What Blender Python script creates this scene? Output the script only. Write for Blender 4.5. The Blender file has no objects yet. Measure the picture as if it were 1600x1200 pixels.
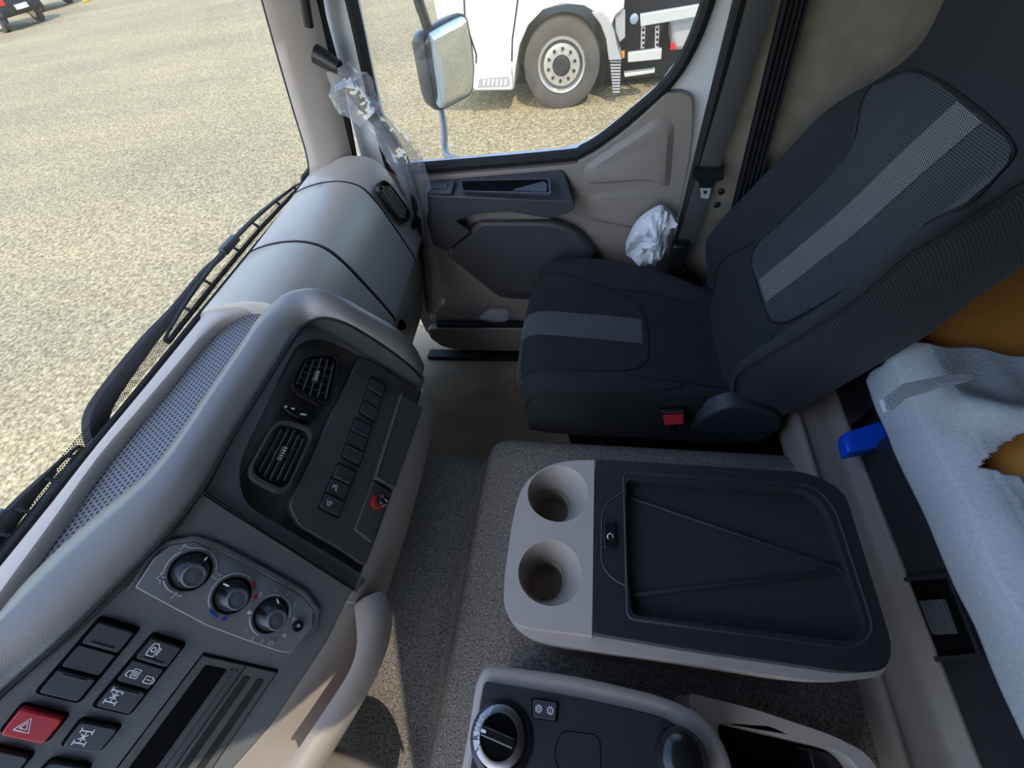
import bpy, bmesh, math, random
from mathutils import Vector, Matrix, noise
from mathutils.geometry import tessellate_polygon
random.seed(7)
S = bpy.context.scene
COL = S.collection
V = Vector

# ------------------------------------------------------------------ camera
CAM = V((0, 0, 1.48)); F = 660.0
R_ = V((0.98157, 0.13680, -0.13335)).normalized()
yaw, pitch, roll = math.radians(17.672), math.radians(51.872), math.radians(-12.275)
fw = V((-math.sin(yaw)*math.cos(pitch), math.cos(yaw)*math.cos(pitch), -math.sin(pitch)))
r0 = fw.cross(V((0, 0, 1))).normalized(); u0 = r0.cross(fw)
R_ = r0*math.cos(roll)+u0*math.sin(roll); U_ = -r0*math.sin(roll)+u0*math.cos(roll)
cd = bpy.data.cameras.new('camera'); cam = bpy.data.objects.new('camera', cd); COL.objects.link(cam)
cd.sensor_fit = 'HORIZONTAL'; cd.sensor_width = 36.0; cd.lens = F/1600*36.0; cd.clip_start = .02; cd.clip_end = 500
cam.matrix_world = Matrix.Translation(CAM) @ Matrix((R_, U_, -fw)).transposed().to_4x4()
S.camera = cam

# ------------------------------------------------------------------ sky, sun, exposure
w = bpy.data.worlds.new('sky'); S.world = w; w.use_nodes = True
nt = w.node_tree; nt.nodes.clear()
wo = nt.nodes.new('ShaderNodeOutputWorld'); bg = nt.nodes.new('ShaderNodeBackground'); sk = nt.nodes.new('ShaderNodeTexSky')
sk.sky_type = 'NISHITA'; sk.sun_disc = False; sk.sun_elevation = math.radians(50); sk.sun_rotation = math.radians(205)
sk.air_density = 1.0; sk.dust_density = .8; sk.ozone_density = 1.3
bg.inputs['Strength'].default_value = 0.58
nt.links.new(sk.outputs[0], bg.inputs[0]); nt.links.new(bg.outputs[0], wo.inputs[0])
SUN = V((.30, -.62, .76)).normalized()
sd = bpy.data.lights.new('sun', 'SUN'); sd.energy = 3.5; sd.angle = math.radians(.55); sd.color = (1, .92, .76)
so = bpy.data.objects.new('sun', sd); COL.objects.link(so)
so.rotation_euler = (-SUN).to_track_quat('-Z', 'Y').to_euler(); so.location = (6, -12, 15)
vs = S.view_settings; vs.view_transform = 'Standard'; vs.look = 'None'; vs.gamma = 1; vs.exposure = -0.17; vs.use_curve_mapping = False
S.cycles.max_bounces = 8; S.cycles.transparent_max_bounces = 12

# ------------------------------------------------------------------ pixel -> place helpers
def ray(x, y): return R_*((x-800)/F)+U_*((600-y)/F)+fw
def atZ(x, y, z): d = ray(x, y); return CAM+d*((z-CAM.z)/d.z)
def atY(x, y, Y): d = ray(x, y); return CAM+d*((Y-CAM.y)/d.y)
def atX(x, y, X): d = ray(x, y); return CAM+d*((X-CAM.x)/d.x)
class Fr:
    def __init__(s, o, ex, ey):
        s.o = V(o); s.x = V(ex).normalized(); n = s.x.cross(V(ey)).normalized(); s.n = n; s.y = n.cross(s.x)
    def uv(s, px, py, off=0):
        d = ray(px, py); o = s.o+s.n*off; t = (o-CAM).dot(s.n)/d.dot(s.n); q = CAM+d*t-s.o
        return (q.dot(s.x), q.dot(s.y))
    def uvs(s, pl, off=0): return [s.uv(a, b, off) for a, b in pl]
    def p(s, u, v, h=0): return s.o+s.x*u+s.y*v+s.n*h
    def sub(s, u, v, h=0, ang=0):
        c, k = math.cos(ang), math.sin(ang)
        return Fr(s.p(u, v, h), s.x*c+s.y*k, -s.x*k+s.y*c)
def cr(pts, n=6, closed=False):
    P = [V(p) for p in pts]; out = []; m = len(P)
    for i in range(m if closed else m-1):
        if closed: a, b, c, d = P[i-1], P[i], P[(i+1) % m], P[(i+2) % m]
        else: a, b, c, d = P[max(i-1, 0)], P[i], P[i+1], P[min(i+2, m-1)]
        for k in range(n):
            t = k/n
            out.append(.5*((2*b)+(c-a)*t+(2*a-5*b+4*c-d)*t*t+(3*b-a-3*c+d)*t**3))
    if not closed: out.append(P[-1])
    return out
def rpoly(pts, r, n=4):
    out = []; m = len(pts)
    for i in range(m):
        a, b, c = V(pts[i-1]).to_2d(), V(pts[i]).to_2d(), V(pts[(i+1) % m]).to_2d()
        rr = r[i] if isinstance(r, (list, tuple)) else r
        d1, d2 = (a-b), (c-b); l = min(rr, d1.length*.49, d2.length*.49)
        if l < 1e-5: out.append(tuple(b)); continue
        p, q = b+d1.normalized()*l, b+d2.normalized()*l
        for k in range(n+1):
            t = k/n; out.append(tuple(p*(1-t)**2+b*2*t*(1-t)+q*t*t))
    return out
def rrect(w_, h_, r, n=4, c=(0, 0)):
    x, y = w_/2, h_/2
    return rpoly([(c[0]-x, c[1]-y), (c[0]+x, c[1]-y), (c[0]+x, c[1]+y), (c[0]-x, c[1]+y)], r, n)
def circ(r, n=24, c=(0, 0), ry=None): return [(c[0]+r*math.cos(2*math.pi*i/n), c[1]+(ry or r)*math.sin(2*math.pi*i/n)) for i in range(n)]
def inset(pts, k, s=None):
    cx = sum(p[0] for p in pts)/len(pts); cy = sum(p[1] for p in pts)/len(pts)
    return [(cx+(p[0]-cx)*k, cy+(p[1]-cy)*(s or k)) for p in pts]
def bil(q, a, b):
    A, B, C_, D = [V(p) for p in q]
    return tuple((A*(1-a)+B*a)*(1-b)+(D*(1-a)+C_*a)*b)
def cell(q, a0, a1, b0, b1): return [bil(q, a0, b0), bil(q, a1, b0), bil(q, a1, b1), bil(q, a0, b1)]

# ------------------------------------------------------------------ materials
def lin(c): c = c/255; return c/12.92 if c <= .04045 else ((c+.055)/1.055)**2.4
def rgb(h): return tuple(lin(int(h[i:i+2], 16)) for i in (0, 2, 4))+(1,)
MATS = {}
def mat(name, hx, rough=.5, metal=0, spec=.5, bump=0, bscale=400, var=None, vscale=60, vfac=.5, coat=0, sheen=0):
    m = bpy.data.materials.new(name); m.use_nodes = True; t = m.node_tree; b = t.nodes['Principled BSDF']
    b.inputs['Base Color'].default_value = rgb(hx); b.inputs['Roughness'].default_value = rough; b.inputs['Metallic'].default_value = metal
    b.inputs['Specular IOR Level'].default_value = spec; b.inputs['Coat Weight'].default_value = coat; b.inputs['Sheen Weight'].default_value = sheen
    tc = t.nodes.new('ShaderNodeTexCoord')
    if var:
        n = t.nodes.new('ShaderNodeTexNoise'); n.inputs['Scale'].default_value = vscale; n.inputs['Detail'].default_value = 4
        r = t.nodes.new('ShaderNodeValToRGB'); r.color_ramp.elements[0].position = .5-vfac*.5; r.color_ramp.elements[1].position = .5+vfac*.5
        r.color_ramp.elements[0].color = rgb(hx); r.color_ramp.elements[1].color = rgb(var)
        t.links.new(tc.outputs['Object'], n.inputs['Vector']); t.links.new(n.outputs['Fac'], r.inputs[0]); t.links.new(r.outputs[0], b.inputs['Base Color'])
    if bump:
        n = t.nodes.new('ShaderNodeTexNoise'); n.inputs['Scale'].default_value = bscale; n.inputs['Detail'].default_value = 2
        bn = t.nodes.new('ShaderNodeBump'); bn.inputs['Strength'].default_value = bump; bn.inputs['Distance'].default_value = .002
        t.links.new(tc.outputs['Object'], n.inputs['Vector']); t.links.new(n.outputs['Fac'], bn.inputs['Height']); t.links.new(bn.outputs[0], b.inputs['Normal'])
    MATS[name] = m; return m
def node(t, k, **kw):
    n = t.nodes.new(k)
    for a, v in kw.items(): setattr(n, a, v)
    return n
def math_(t, op, a, b=None, c=None):
    n = t.nodes.new('ShaderNodeMath'); n.operation = op
    for i, v in enumerate((a, b, c)):
        if v is None: continue
        if isinstance(v, (int, float)): n.inputs[i].default_value = v
        else: t.links.new(v, n.inputs[i])
    return n.outputs[0]
def weave(name, dark, light, dirs, period, duty, rough=.85, bump=.4, sheen=.15, mode='max'):
    """woven fabric: bands along given directions (object space)"""
    m = mat(name, dark, rough, sheen=sheen); t = m.node_tree; b = t.nodes['Principled BSDF']
    tc = [n for n in t.nodes if n.type == 'TEX_COORD'][0]; acc = None
    for d in dirs:
        dp = t.nodes.new('ShaderNodeVectorMath'); dp.operation = 'DOT_PRODUCT'; dp.inputs[1].default_value = V(d).normalized()
        t.links.new(tc.outputs['Object'], dp.inputs[0])
        s = math_(t, 'SINE', math_(t, 'MULTIPLY', dp.outputs['Value'], 2*math.pi/period))
        s = math_(t, 'MULTIPLY_ADD', s, .5, .5)
        acc = s if acc is None else math_(t, 'MULTIPLY', acc, s)
    r = t.nodes.new('ShaderNodeValToRGB'); r.color_ramp.elements[0].position = duty-.12; r.color_ramp.elements[1].position = duty+.12
    r.color_ramp.elements[0].color = rgb(dark); r.color_ramp.elements[1].color = rgb(light)
    t.links.new(acc, r.inputs[0]); t.links.new(r.outputs[0], b.inputs['Base Color'])
    bn = t.nodes.new('ShaderNodeBump'); bn.inputs['Strength'].default_value = bump; bn.inputs['Distance'].default_value = .0015
    t.links.new(acc, bn.inputs['Height']); t.links.new(bn.outputs[0], b.inputs['Normal'])
    return m
def seethrough(name, hx, alpha, rough=.1, gloss=.08, bump=0, bscale=30):
    m = bpy.data.materials.new(name); m.use_nodes = True; t = m.node_tree; t.nodes.clear()
    o = t.nodes.new('ShaderNodeOutputMaterial'); tr = t.nodes.new('ShaderNodeBsdfTransparent'); gl = t.nodes.new('ShaderNodeBsdfGlossy'); df = t.nodes.new('ShaderNodeBsdfDiffuse')
    gl.inputs['Roughness'].default_value = rough; df.inputs['Color'].default_value = rgb(hx)
    m1 = t.nodes.new('ShaderNodeMixShader'); m1.inputs[0].default_value = alpha
    m2 = t.nodes.new('ShaderNodeMixShader'); m2.inputs[0].default_value = gloss
    t.links.new(tr.outputs[0], m1.inputs[1]); t.links.new(df.outputs[0], m1.inputs[2])
    t.links.new(m1.outputs[0], m2.inputs[1]); t.links.new(gl.outputs[0], m2.inputs[2]); t.links.new(m2.outputs[0], o.inputs[0])
    if bump:
        tc = t.nodes.new('ShaderNodeTexCoord'); n = t.nodes.new('ShaderNodeTexNoise'); n.inputs['Scale'].default_value = bscale
        bn = t.nodes.new('ShaderNodeBump'); bn.inputs['Strength'].default_value = bump; bn.inputs['Distance'].default_value = .02
        t.links.new(tc.outputs['Object'], n.inputs[0]); t.links.new(n.outputs[0], bn.inputs['Height']); t.links.new(bn.outputs[0], gl.inputs['Normal'])
    MATS[name] = m; return m

mat('dash_grey', 'ada79b', .34, bump=.2, bscale=900, spec=.75)
mat('hood_grey', '72716d', .33, bump=.2, bscale=900, spec=.8)
mat('panel_black', '484947', .45, bump=.3, bscale=1100)
mat('panel_grey', '5c5d5d', .42, bump=.3, bscale=1100)
mat('switch_black', '3e3f41', .38, bump=.1, bscale=1200)
mat('gloss_black', '1c1c1e', .22)
mat('deep_black', '0b0b0c', .8, spec=.08)
mat('seam_black', '141415', .8)
mat('climate_grey', '8c8b8c', .4, bump=.1, bscale=1200)
mat('knob_grey', '66686b', .3)
mat('white_mark', 'e8eaee', .6)
mat('red_mark', 'c62a22', .6)
mat('blue_mark', '2746c0', .6)
mat('hazard_red', 'b5262a', .35)
mat('chrome', 'c8c8c8', .15, metal=1)
mat('steel', '9a9a9c', .35, metal=1)
mat('beige', 'b5aaa0', .5, bump=.15, bscale=900)
mat('beige_lower', 'a59a8f', .5, bump=.15, bscale=900)
mat('lid_black', '2b2c2f', .36, bump=.25, bscale=900)
mat('rubber_black', '1d1d1e', .75)
mat('mat_black', '1a1b1d', .8, bump=.5, bscale=700, var='2b2c2e', vscale=500)
mat('carpet', '3a3530', .95, bump=1.0, bscale=300, var='a49c92', vscale=260, vfac=.5)
mat('floor_rubber', 'b8a184', .85, var='8f7a62', vscale=7, vfac=.7, bump=.2, bscale=300)
mat('door_beige', '978d85', .5, bump=.15, bscale=900)
mat('armrest_dark', '45464b', .42, bump=.3, bscale=900)
mat('paint_white', 'e9ebec', .25, coat=.4)
mat('belt_grey', '4a4a4a', .75, bump=.4, bscale=1500)
mat('plastic_black', '1b1c1e', .35)
mat('fabric_wall', '978d80', .95, bump=.5, bscale=700, var='857b6f', vscale=25)
mat('lining_dark', '5a554d', .95, bump=.5, bscale=700)
mat('curtain_black', '17171a', .9)
mat('buckle_red', 'd8303a', .4)
mat('seat_plastic', '3c4047', .45)
mat('tissue', 'eef0f4', .8, bump=.4, bscale=60)
mat('foam_wrap', 'bcbfc2', .8, bump=.6, bscale=160, var='adb1b5', vscale=120)
mat('amber', 'ffb55a', .6, var='e8963a', vscale=8)
mat('blue_box', '1560f0', .28)
mat('mirror_black', '303238', .35)
mat('mirror_glass', 'd8dde0', .03, metal=1)
mat('arm_grey', '9aa2ac', .4, metal=.3)
mat('tyre', '58534b', .85, bump=.4, bscale=60, var='4a463f', vscale=4)
mat('truck_white', 'd6d4cd', .4)
mat('truck_dark', '232427', .6)
mat('truck_grey', 'a9a7a2', .5)
mat('alloy', 'd4d2cc', .3, metal=.7)
mat('alu', 'd5d5d0', .35, metal=.4)
mat('amber_light', 'e8861a', .3)
mat('red_light', 'd02028', .3)
mat('car_dark', '15171a', .45)
mat('car_glass', '101418', .08)
mat('plate_white', 'e6e8ee', .5)
mat('yellow_paint', 'e8c21a', .5)
mat('hose', '24262b', .6)
seethrough('glass', '888888', .015, .02, .035)
seethrough('glass_side', 'b9ad92', .05, .02, .04)
seethrough('film', 'e8eef6', .15, .08, .17, bump=.5, bscale=22)
seethrough('film_thin', 'e8eef6', .22, .15, .14, bump=.9, bscale=60)
weave('seat_fabric', '1c1f23', '22262b', [(1, .6, .2), (-.6, 1, .3)], .0035, .5, sheen=.04)
weave('seat_rib', '1b1f22', '40474b', [(.436, .05, .9)], .0040, .55, bump=.6)
weave('seat_twill', '1a1d20', '2a2e33', [(.8, .6, .5)], .0045, .55, bump=.5)
weave('seat_stripe', '25282b', 'a3a29e', [(.5, 1, .9), (.5, -1, .9)], .0045, .30, bump=.3)
weave('cushion_stripe', '25282e', '7c8086', [(1, 1, 0), (1, -1, 0)], .0042, .34, bump=.3)
weave('ground_rib', '222222', '333333', [(0, 0, 1)], .03, .5)

def ground_mat():
    m = mat('gravel', 'b0a17c', .95); t = m.node_tree; b = t.nodes['Principled BSDF']; tc = [n for n in t.nodes if n.type == 'TEX_COORD'][0]
    a = node(t, 'ShaderNodeTexNoise'); a.inputs['Scale'].default_value = 26; a.inputs['Detail'].default_value = 6; a.inputs['Roughness'].default_value = .75
    r = node(t, 'ShaderNodeValToRGB'); e = r.color_ramp.elements; e[0].position = .34; e[0].color = rgb('625843'); e[1].position = .66; e[1].color = rgb('dccfa6')
    x = r.color_ramp.elements.new(.5); x.color = rgb('ab9c77')
    c = node(t, 'ShaderNodeTexNoise'); c.inputs['Scale'].default_value = .55; c.inputs['Detail'].default_value = 5
    mp = node(t, 'ShaderNodeMapping'); mp.inputs['Scale'].default_value = (.35, 1.6, 1); mp.inputs['Rotation'].default_value = (0, 0, .5)
    r2 = node(t, 'ShaderNodeValToRGB'); r2.color_ramp.elements[0].position = .35; r2.color_ramp.elements[0].color = (.84, .83, .82, 1); r2.color_ramp.elements[1].position = .7; r2.color_ramp.elements[1].color = (1.08, 1.05, .96, 1)
    mx = node(t, 'ShaderNodeMix', data_type='RGBA', blend_type='MULTIPLY'); mx.inputs[0].default_value = 1
    v = node(t, 'ShaderNodeTexVoronoi'); v.inputs['Scale'].default_value = 45
    t.links.new(tc.outputs['Object'], a.inputs[0]); t.links.new(a.outputs[0], r.inputs[0]); t.links.new(tc.outputs['Object'], mp.inputs[0]); t.links.new(mp.outputs[0], c.inputs[0])
    t.links.new(c.outputs[0], r2.inputs[0]); t.links.new(r.outputs[0], mx.inputs[6]); t.links.new(r2.outputs[0], mx.inputs[7]); t.links.new(mx.outputs[2], b.inputs['Base Color'])
    t.links.new(tc.outputs['Object'], v.inputs[0])
    bn = node(t, 'ShaderNodeBump'); bn.inputs['Strength'].default_value = .5; bn.inputs['Distance'].default_value = .01
    t.links.new(v.outputs[0], bn.inputs['Height']); t.links.new(bn.outputs[0], b.inputs['Normal'])
ground_mat()
def dots_mat(name, base, dot, px, py, rad, transparent=False, rough=.5):
    """regular grid of small dots in object XY/YZ space"""
    m = mat(name, base, rough); t = m.node_tree; b = t.nodes['Principled BSDF']; tc = [n for n in t.nodes if n.type == 'TEX_COORD'][0]
    sx = node(t, 'ShaderNodeSeparateXYZ'); t.links.new(tc.outputs['Object'], sx.inputs[0])
    ax = sx.outputs[0] if not transparent else sx.outputs[2]
    row = math_(t, 'FLOOR', math_(t, 'DIVIDE', ax, px))
    sh = math_(t, 'MULTIPLY', math_(t, 'FLOORED_MODULO', row, 2), .5)
    fx = math_(t, 'SUBTRACT', math_(t, 'FRACT', math_(t, 'DIVIDE', ax, px)), .5)
    fy = math_(t, 'SUBTRACT', math_(t, 'FRACT', math_(t, 'ADD', math_(t, 'DIVIDE', sx.outputs[1], py), sh)), .5)
    d = math_(t, 'SQRT', math_(t, 'ADD', math_(t, 'MULTIPLY', fx, fx), math_(t, 'MULTIPLY', fy, fy)))
    k = math_(t, 'LESS_THAN', d, rad)
    if transparent:
        t.links.new(k, b.inputs['Alpha'])
    else:
        mx = node(t, 'ShaderNodeMix', data_type='RGBA'); mx.inputs[6].default_value = rgb(base); mx.inputs[7].default_value = rgb(dot)
        t.links.new(k, mx.inputs[0]); t.links.new(mx.outputs[2], b.inputs['Base Color'])
        bn = node(t, 'ShaderNodeBump', invert=True); bn.inputs['Strength'].default_value = .6; bn.inputs['Distance'].default_value = .002
        t.links.new(k, bn.inputs['Height']); t.links.new(bn.outputs[0], b.inputs['Normal'])
dots_mat('grille_dots', '7a7c80', '24272c', .0085, .0085, .30)
dots_mat('frit', '101010', '101010', .0042, .0048, .36, transparent=True)

# ------------------------------------------------------------------ mesh builder
WL = {}
class MB:
    def __init__(s): s.v = []; s.f = []
    def add(s, pts): i = len(s.v); s.v += [V(p) for p in pts]; return list(range(i, i+len(pts)))
    def face(s, pts): s.f.append(s.add(pts)); return s
    def grid(s, rows, cu=False, cv=False, caps=False):
        n = len(rows[0]); idx = [s.add(r) for r in rows]; m = len(rows)
        for i in range(m if cu else m-1):
            a, b = idx[i], idx[(i+1) % m]
            for j in range(n if cv else n-1): s.f.append([a[j], a[(j+1) % n], b[(j+1) % n], b[j]])
        if caps and cv: s.f.append(idx[0][::-1]); s.f.append(idx[-1])
        return s
    def loop(s, A, B):          # solid between two matching outlines
        a, b = s.add(A), s.add(B); n = len(A)
        for j in range(n): s.f.append([a[j], a[(j+1) % n], b[(j+1) % n], b[j]])
        s.f.append(a[::-1]); s.f.append(b); return s
    def prism(s, fr, uv, h0, h1, k=1.0):
        return s.loop([fr.p(u, v, h0) for u, v in uv], [fr.p(u, v, h1) for u, v in (uv if k == 1 else inset(uv, k))])
    def holed(s, fr, outer, holes, h0, h1):
        loops = [outer]+holes
        tri = tessellate_polygon([[V((u, v, 0)) for u, v in l] for l in loops])
        flat = [p for l in loops for p in l]
        a = s.add([fr.p(u, v, h0) for u, v in flat]); b = s.add([fr.p(u, v, h1) for u, v in flat])
        for t in tri: s.f.append([b[i] for i in t]); s.f.append([a[i] for i in t][::-1])
        k = 0
        for l in loops:
            n = len(l)
            for j in range(n): s.f.append([a[k+j], a[k+(j+1) % n], b[k+(j+1) % n], b[k+j]])
            k += n
        return s
    def tube(s, path, r, seg=8, flat=1.0, up=None):
        P = [V(p) for p in path]; rows = []; m = len(P); prev = None
        for i, p in enumerate(P):
            t = (P[min(i+1, m-1)]-P[max(i-1, 0)]).normalized()
            a = (V(up) if up else (prev or (V((0, 0, 1)) if abs(t.z) < .9 else V((1, 0, 0)))))
            a = (a-t*a.dot(t)).normalized(); b = t.cross(a); prev = a
            rr = r[i] if isinstance(r, (list, tuple)) else r
            rows.append([p+a*math.cos(2*math.pi*k/seg)*rr+b*math.sin(2*math.pi*k/seg)*rr*flat for k in range(seg)])
        return s.grid(rows, cv=True, caps=True)
    def box(s, c, size, M=None):
        x, y, z = [q/2 for q in size]; c = V(c)
        Q = [V((i*x, j*y, k*z)) for k in (-1, 1) for i, j in ((-1, -1), (1, -1), (1, 1), (-1, 1))]
        if M: Q = [M @ q for q in Q]
        return s.loop([c+q for q in Q[:4]], [c+q for q in Q[4:]])
    def lathe(s, fr, prof, seg=32, c=(0, 0), sx=1, sy=1, caps=True):
        rows = [[fr.p(c[0]+r*sx*math.cos(2*math.pi*k/seg), c[1]+r*sy*math.sin(2*math.pi*k/seg), h) for k in range(seg)] for r, h in prof]
        return s.grid(rows, cv=True, caps=caps)
    def stroke(s, fr, pts, w_, h0, h1):
        P = [V(p).to_2d() for p in pts]; L, Rr = [], []
        for i, p in enumerate(P):
            t = (P[min(i+1, len(P)-1)]-P[max(i-1, 0)]); t = t.normalized() if t.length > 1e-9 else V((1, 0)); nn = V((-t.y, t.x))*w_/2
            L.append(tuple(p+nn)); Rr.append(tuple(p-nn))
        o = L+Rr[::-1]
        n = len(P)
        a = s.add([fr.p(u, v, h0) for u, v in o]); b = s.add([fr.p(u, v, h1) for u, v in o]); m = len(o)
        for j in range(m): s.f.append([a[j], a[(j+1) % m], b[(j+1) % m], b[j]])
        for j in range(n-1): s.f.append([b[j], b[j+1], b[m-2-j], b[m-1-j]])
        return s
    def build(s, name, m, parent=None, bevel=0, seg=2, smooth=40, solid=0, sub=0, label=None, cat=None, group=None, kind=None, flip=False):
        me = bpy.data.meshes.new(name); off = WL.get(parent.name, V((0, 0, 0))) if parent else V((0, 0, 0))
        me.from_pydata([tuple(v-off) for v in s.v], [], s.f); 
        bm = bmesh.new(); bm.from_mesh(me); bmesh.ops.remove_doubles(bm, verts=bm.verts, dist=1e-6); bmesh.ops.recalc_face_normals(bm, faces=bm.faces)
        if flip: bmesh.ops.reverse_faces(bm, faces=bm.faces)
        bm.to_mesh(me); bm.free()
        me.materials.append(MATS[m]); me.shade_smooth(); me.set_sharp_from_angle(angle=math.radians(smooth))
        o = bpy.data.objects.new(name, me); COL.objects.link(o)
        if parent: o.parent = parent; WL[o.name] = off
        else: WL[o.name] = V((0, 0, 0))
        if solid: q = o.modifiers.new('solid', 'SOLIDIFY'); q.thickness = solid; q.offset = -1
        if bevel: q = o.modifiers.new('bevel', 'BEVEL'); q.width = bevel; q.segments = seg; q.limit_method = 'ANGLE'; q.angle_limit = math.radians(35); q.harden_normals = False
        if sub: q = o.modifiers.new('sub', 'SUBSURF'); q.levels = sub; q.render_levels = sub
        return tag(o, label, cat, group, kind)
def tag(o, label=None, cat=None, group=None, kind=None):
    if label: o['label'] = label
    if cat: o['category'] = cat
    if group: o['group'] = group
    if kind: o['kind'] = kind
    return o
def thing(name, loc, label=None, cat=None, group=None, kind=None):
    o = bpy.data.objects.new(name, None); COL.objects.link(o); o.location = loc; o.empty_display_size = .05; WL[o.name] = V(loc)
    return tag(o, label, cat, group, kind)
def text_uv(s, size):
    c = bpy.data.curves.new('t', 'FONT'); c.body = s; c.size = size; c.align_x = 'CENTER'; c.align_y = 'CENTER'; c.resolution_u = 3
    o = bpy.data.objects.new('t', c); COL.objects.link(o); dg = bpy.context.evaluated_depsgraph_get(); me = bpy.data.meshes.new_from_object(o.evaluated_get(dg))
    r = ([v.co.copy() for v in me.vertices], [list(p.vertices) for p in me.polygons]); bpy.data.objects.remove(o); bpy.data.curves.remove(c); bpy.data.meshes.remove(me); return r
def put_text(mb, fr, s, size, u, v, h, ang=0):
    vs_, fs = text_uv(s, size); c, k = math.cos(ang), math.sin(ang)
    i = mb.add([fr.p(u+q.x*c-q.y*k, v+q.x*k+q.y*c, h) for q in vs_])
    for f in fs: mb.f.append([i[j] for j in f])


# ================================================================== STRUCTURE
GZ = -0.95
g = MB(); g.face([(-90, -30, GZ), (60, -30, GZ), (60, 120, GZ), (-90, 120, GZ)])
g.build('ground', 'gravel', kind='structure', label='dusty pale gravel yard outside the cab')
XZ = Fr((0, 0, 0), (1, 0, 0), (0, 0, 1))            # plane facing -Y : p(x, z, h) -> y = -h
# floor of the cab
MB().box((-.05, .30, -.03), (2.5, 2.3, .06)).build('floor', 'floor_rubber', kind='structure', label='worn brown rubber cab floor in the footwell')
# ceiling and shell that shade the cab
MB().box((.34, .25, 1.97), (2.2, 2.35, .05)).build('ceiling', 'lining_dark', kind='structure', label='grey cloth cab roof lining')
MB().box((1.47, .25, .95), (.05, 2.3, 2.0)).build('wall_rear', 'lining_dark', kind='structure', label='grey cloth rear wall behind the bunk')
mb = MB()
mb.holed(Fr((0, -.88, 0), (1, 0, 0), (0, 0, 1)), [(-.95, -.1), (1.45, -.1), (1.45, 1.95), (-.62, 1.95), (-.9, .9)], [[(-.72, .12), (.04, .12), (.04, 1.68), (-.58, 1.68)]], -.025, .025)
mb.build('wall_left', 'lining_dark', kind='structure', label='unseen driver side wall, doorway shaped to bound the sun patch')  # out of view; opening shaped to limit where sun falls in the cab
mb = MB(); mb.prism(Fr((0, 1.315, 0), (1, 0, 0), (0, 0, 1)), [(.262, -.05), (1.45, -.05), (1.45, 1.95), (.31, 1.95), (.30, 1.19), (.272, .80), (.262, .60)], -.009, .02)
mb.build('wall_right', 'fabric_wall', kind='structure', label='taupe cloth side wall behind the passenger belt', bevel=.006)
# outer white skin behind the door (seen in the side mirror)
mb = MB(); mb.prism(Fr((0, 1.40, 0), (1, 0, 0), (0, 0, 1)), [(.305, -.5), (2.1, -.5), (2.1, 2.2), (.305, 2.2)], -.04, .07)
mb.build('wall_outer', 'paint_white', kind='structure', label='white painted outer cab side', bevel=.01)

# ---- A pillar trim (trim_1)
Wp = [(-.905, .86), (-.893, .905), (-.868, .945), (-.847, 1.004), (-.829, 1.087), (-.802, 1.203), (-.772, 1.323), (-.70, 1.6), (-.62, 1.90)]
Dp = [(-.775, .86), (-.765, .905), (-.757, .945), (-.745, 1.004), (-.727, 1.087), (-.703, 1.203), (-.678, 1.323), (-.62, 1.6), (-.55, 1.90)]
Wc = cr([(a, b, 0) for a, b in Wp], 4); Dc = cr([(a, b, 0) for a, b in Dp], 4)
mb = MB(); rows = []
for a, b in zip(Wc, Dc):
    A = V((a.x, 1.195, a.y)); B = V((b.x, 1.255, b.y))
    rows.append([A+V((-.006, .012, 0)), A+V((-.003, .004, 0)), A+V((.01, -.008, 0)), A.lerp(B, .35)+V((0, -.022, 0)), A.lerp(B, .75)+V((.002, -.012, 0)), B+V((.004, 0, 0)), B+V((-.01, .06, 0))])
mb.grid(rows); p1 = mb.build('trim_1', 'beige', kind='structure', label='beige A pillar trim beside the windscreen', smooth=60, solid=.004)
# slot in the pillar
mb = MB(); sl = [atY(470, -70, 1.19), atY(475, -10, 1.195), atY(483, 41, 1.20)]
mb.tube(cr(sl, 5), .011, 8); mb.build('pillar_slot', 'plastic_black', p1)

# ---- windscreen (window_1)
LEAN = .26
def ws(y, z): return V((-.908+LEAN*(z-.905), y, z))
w1 = thing('window_1', ws(.2, .9), kind='structure', label='windscreen glass looking onto the yard')
mb = MB(); mb.loop([ws(-.85, .86), ws(1.24, .86), ws(1.24, 1.9), ws(-.85, 1.9)], [p+V((-.006, 0, 0)) for p in (ws(-.85, .86), ws(1.24, .86), ws(1.24, 1.9), ws(-.85, 1.9))])
mb.build('pane', 'glass', w1)
sealpath = [ws(-.85, .898), ws(1.0, .898), ws(1.12, .899), ws(1.165, .905), ws(1.188, .925)]+[V((a.x-.002, 1.192, a.y)) for a in Wc[8:]]
mb = MB(); mb.tube([p+V((.008, 0, 0)) for p in sealpath], .0075, 8); mb.build('seal', 'rubber_black', w1)
mb = MB(); q = [ws(-.85, .90), ws(1.16, .90), ws(1.16, .925), ws(-.85, .925)]; mb.face([p+V((-.008, 0, 0)) for p in q]); mb.build('dotted_band', 'frit', w1)

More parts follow.
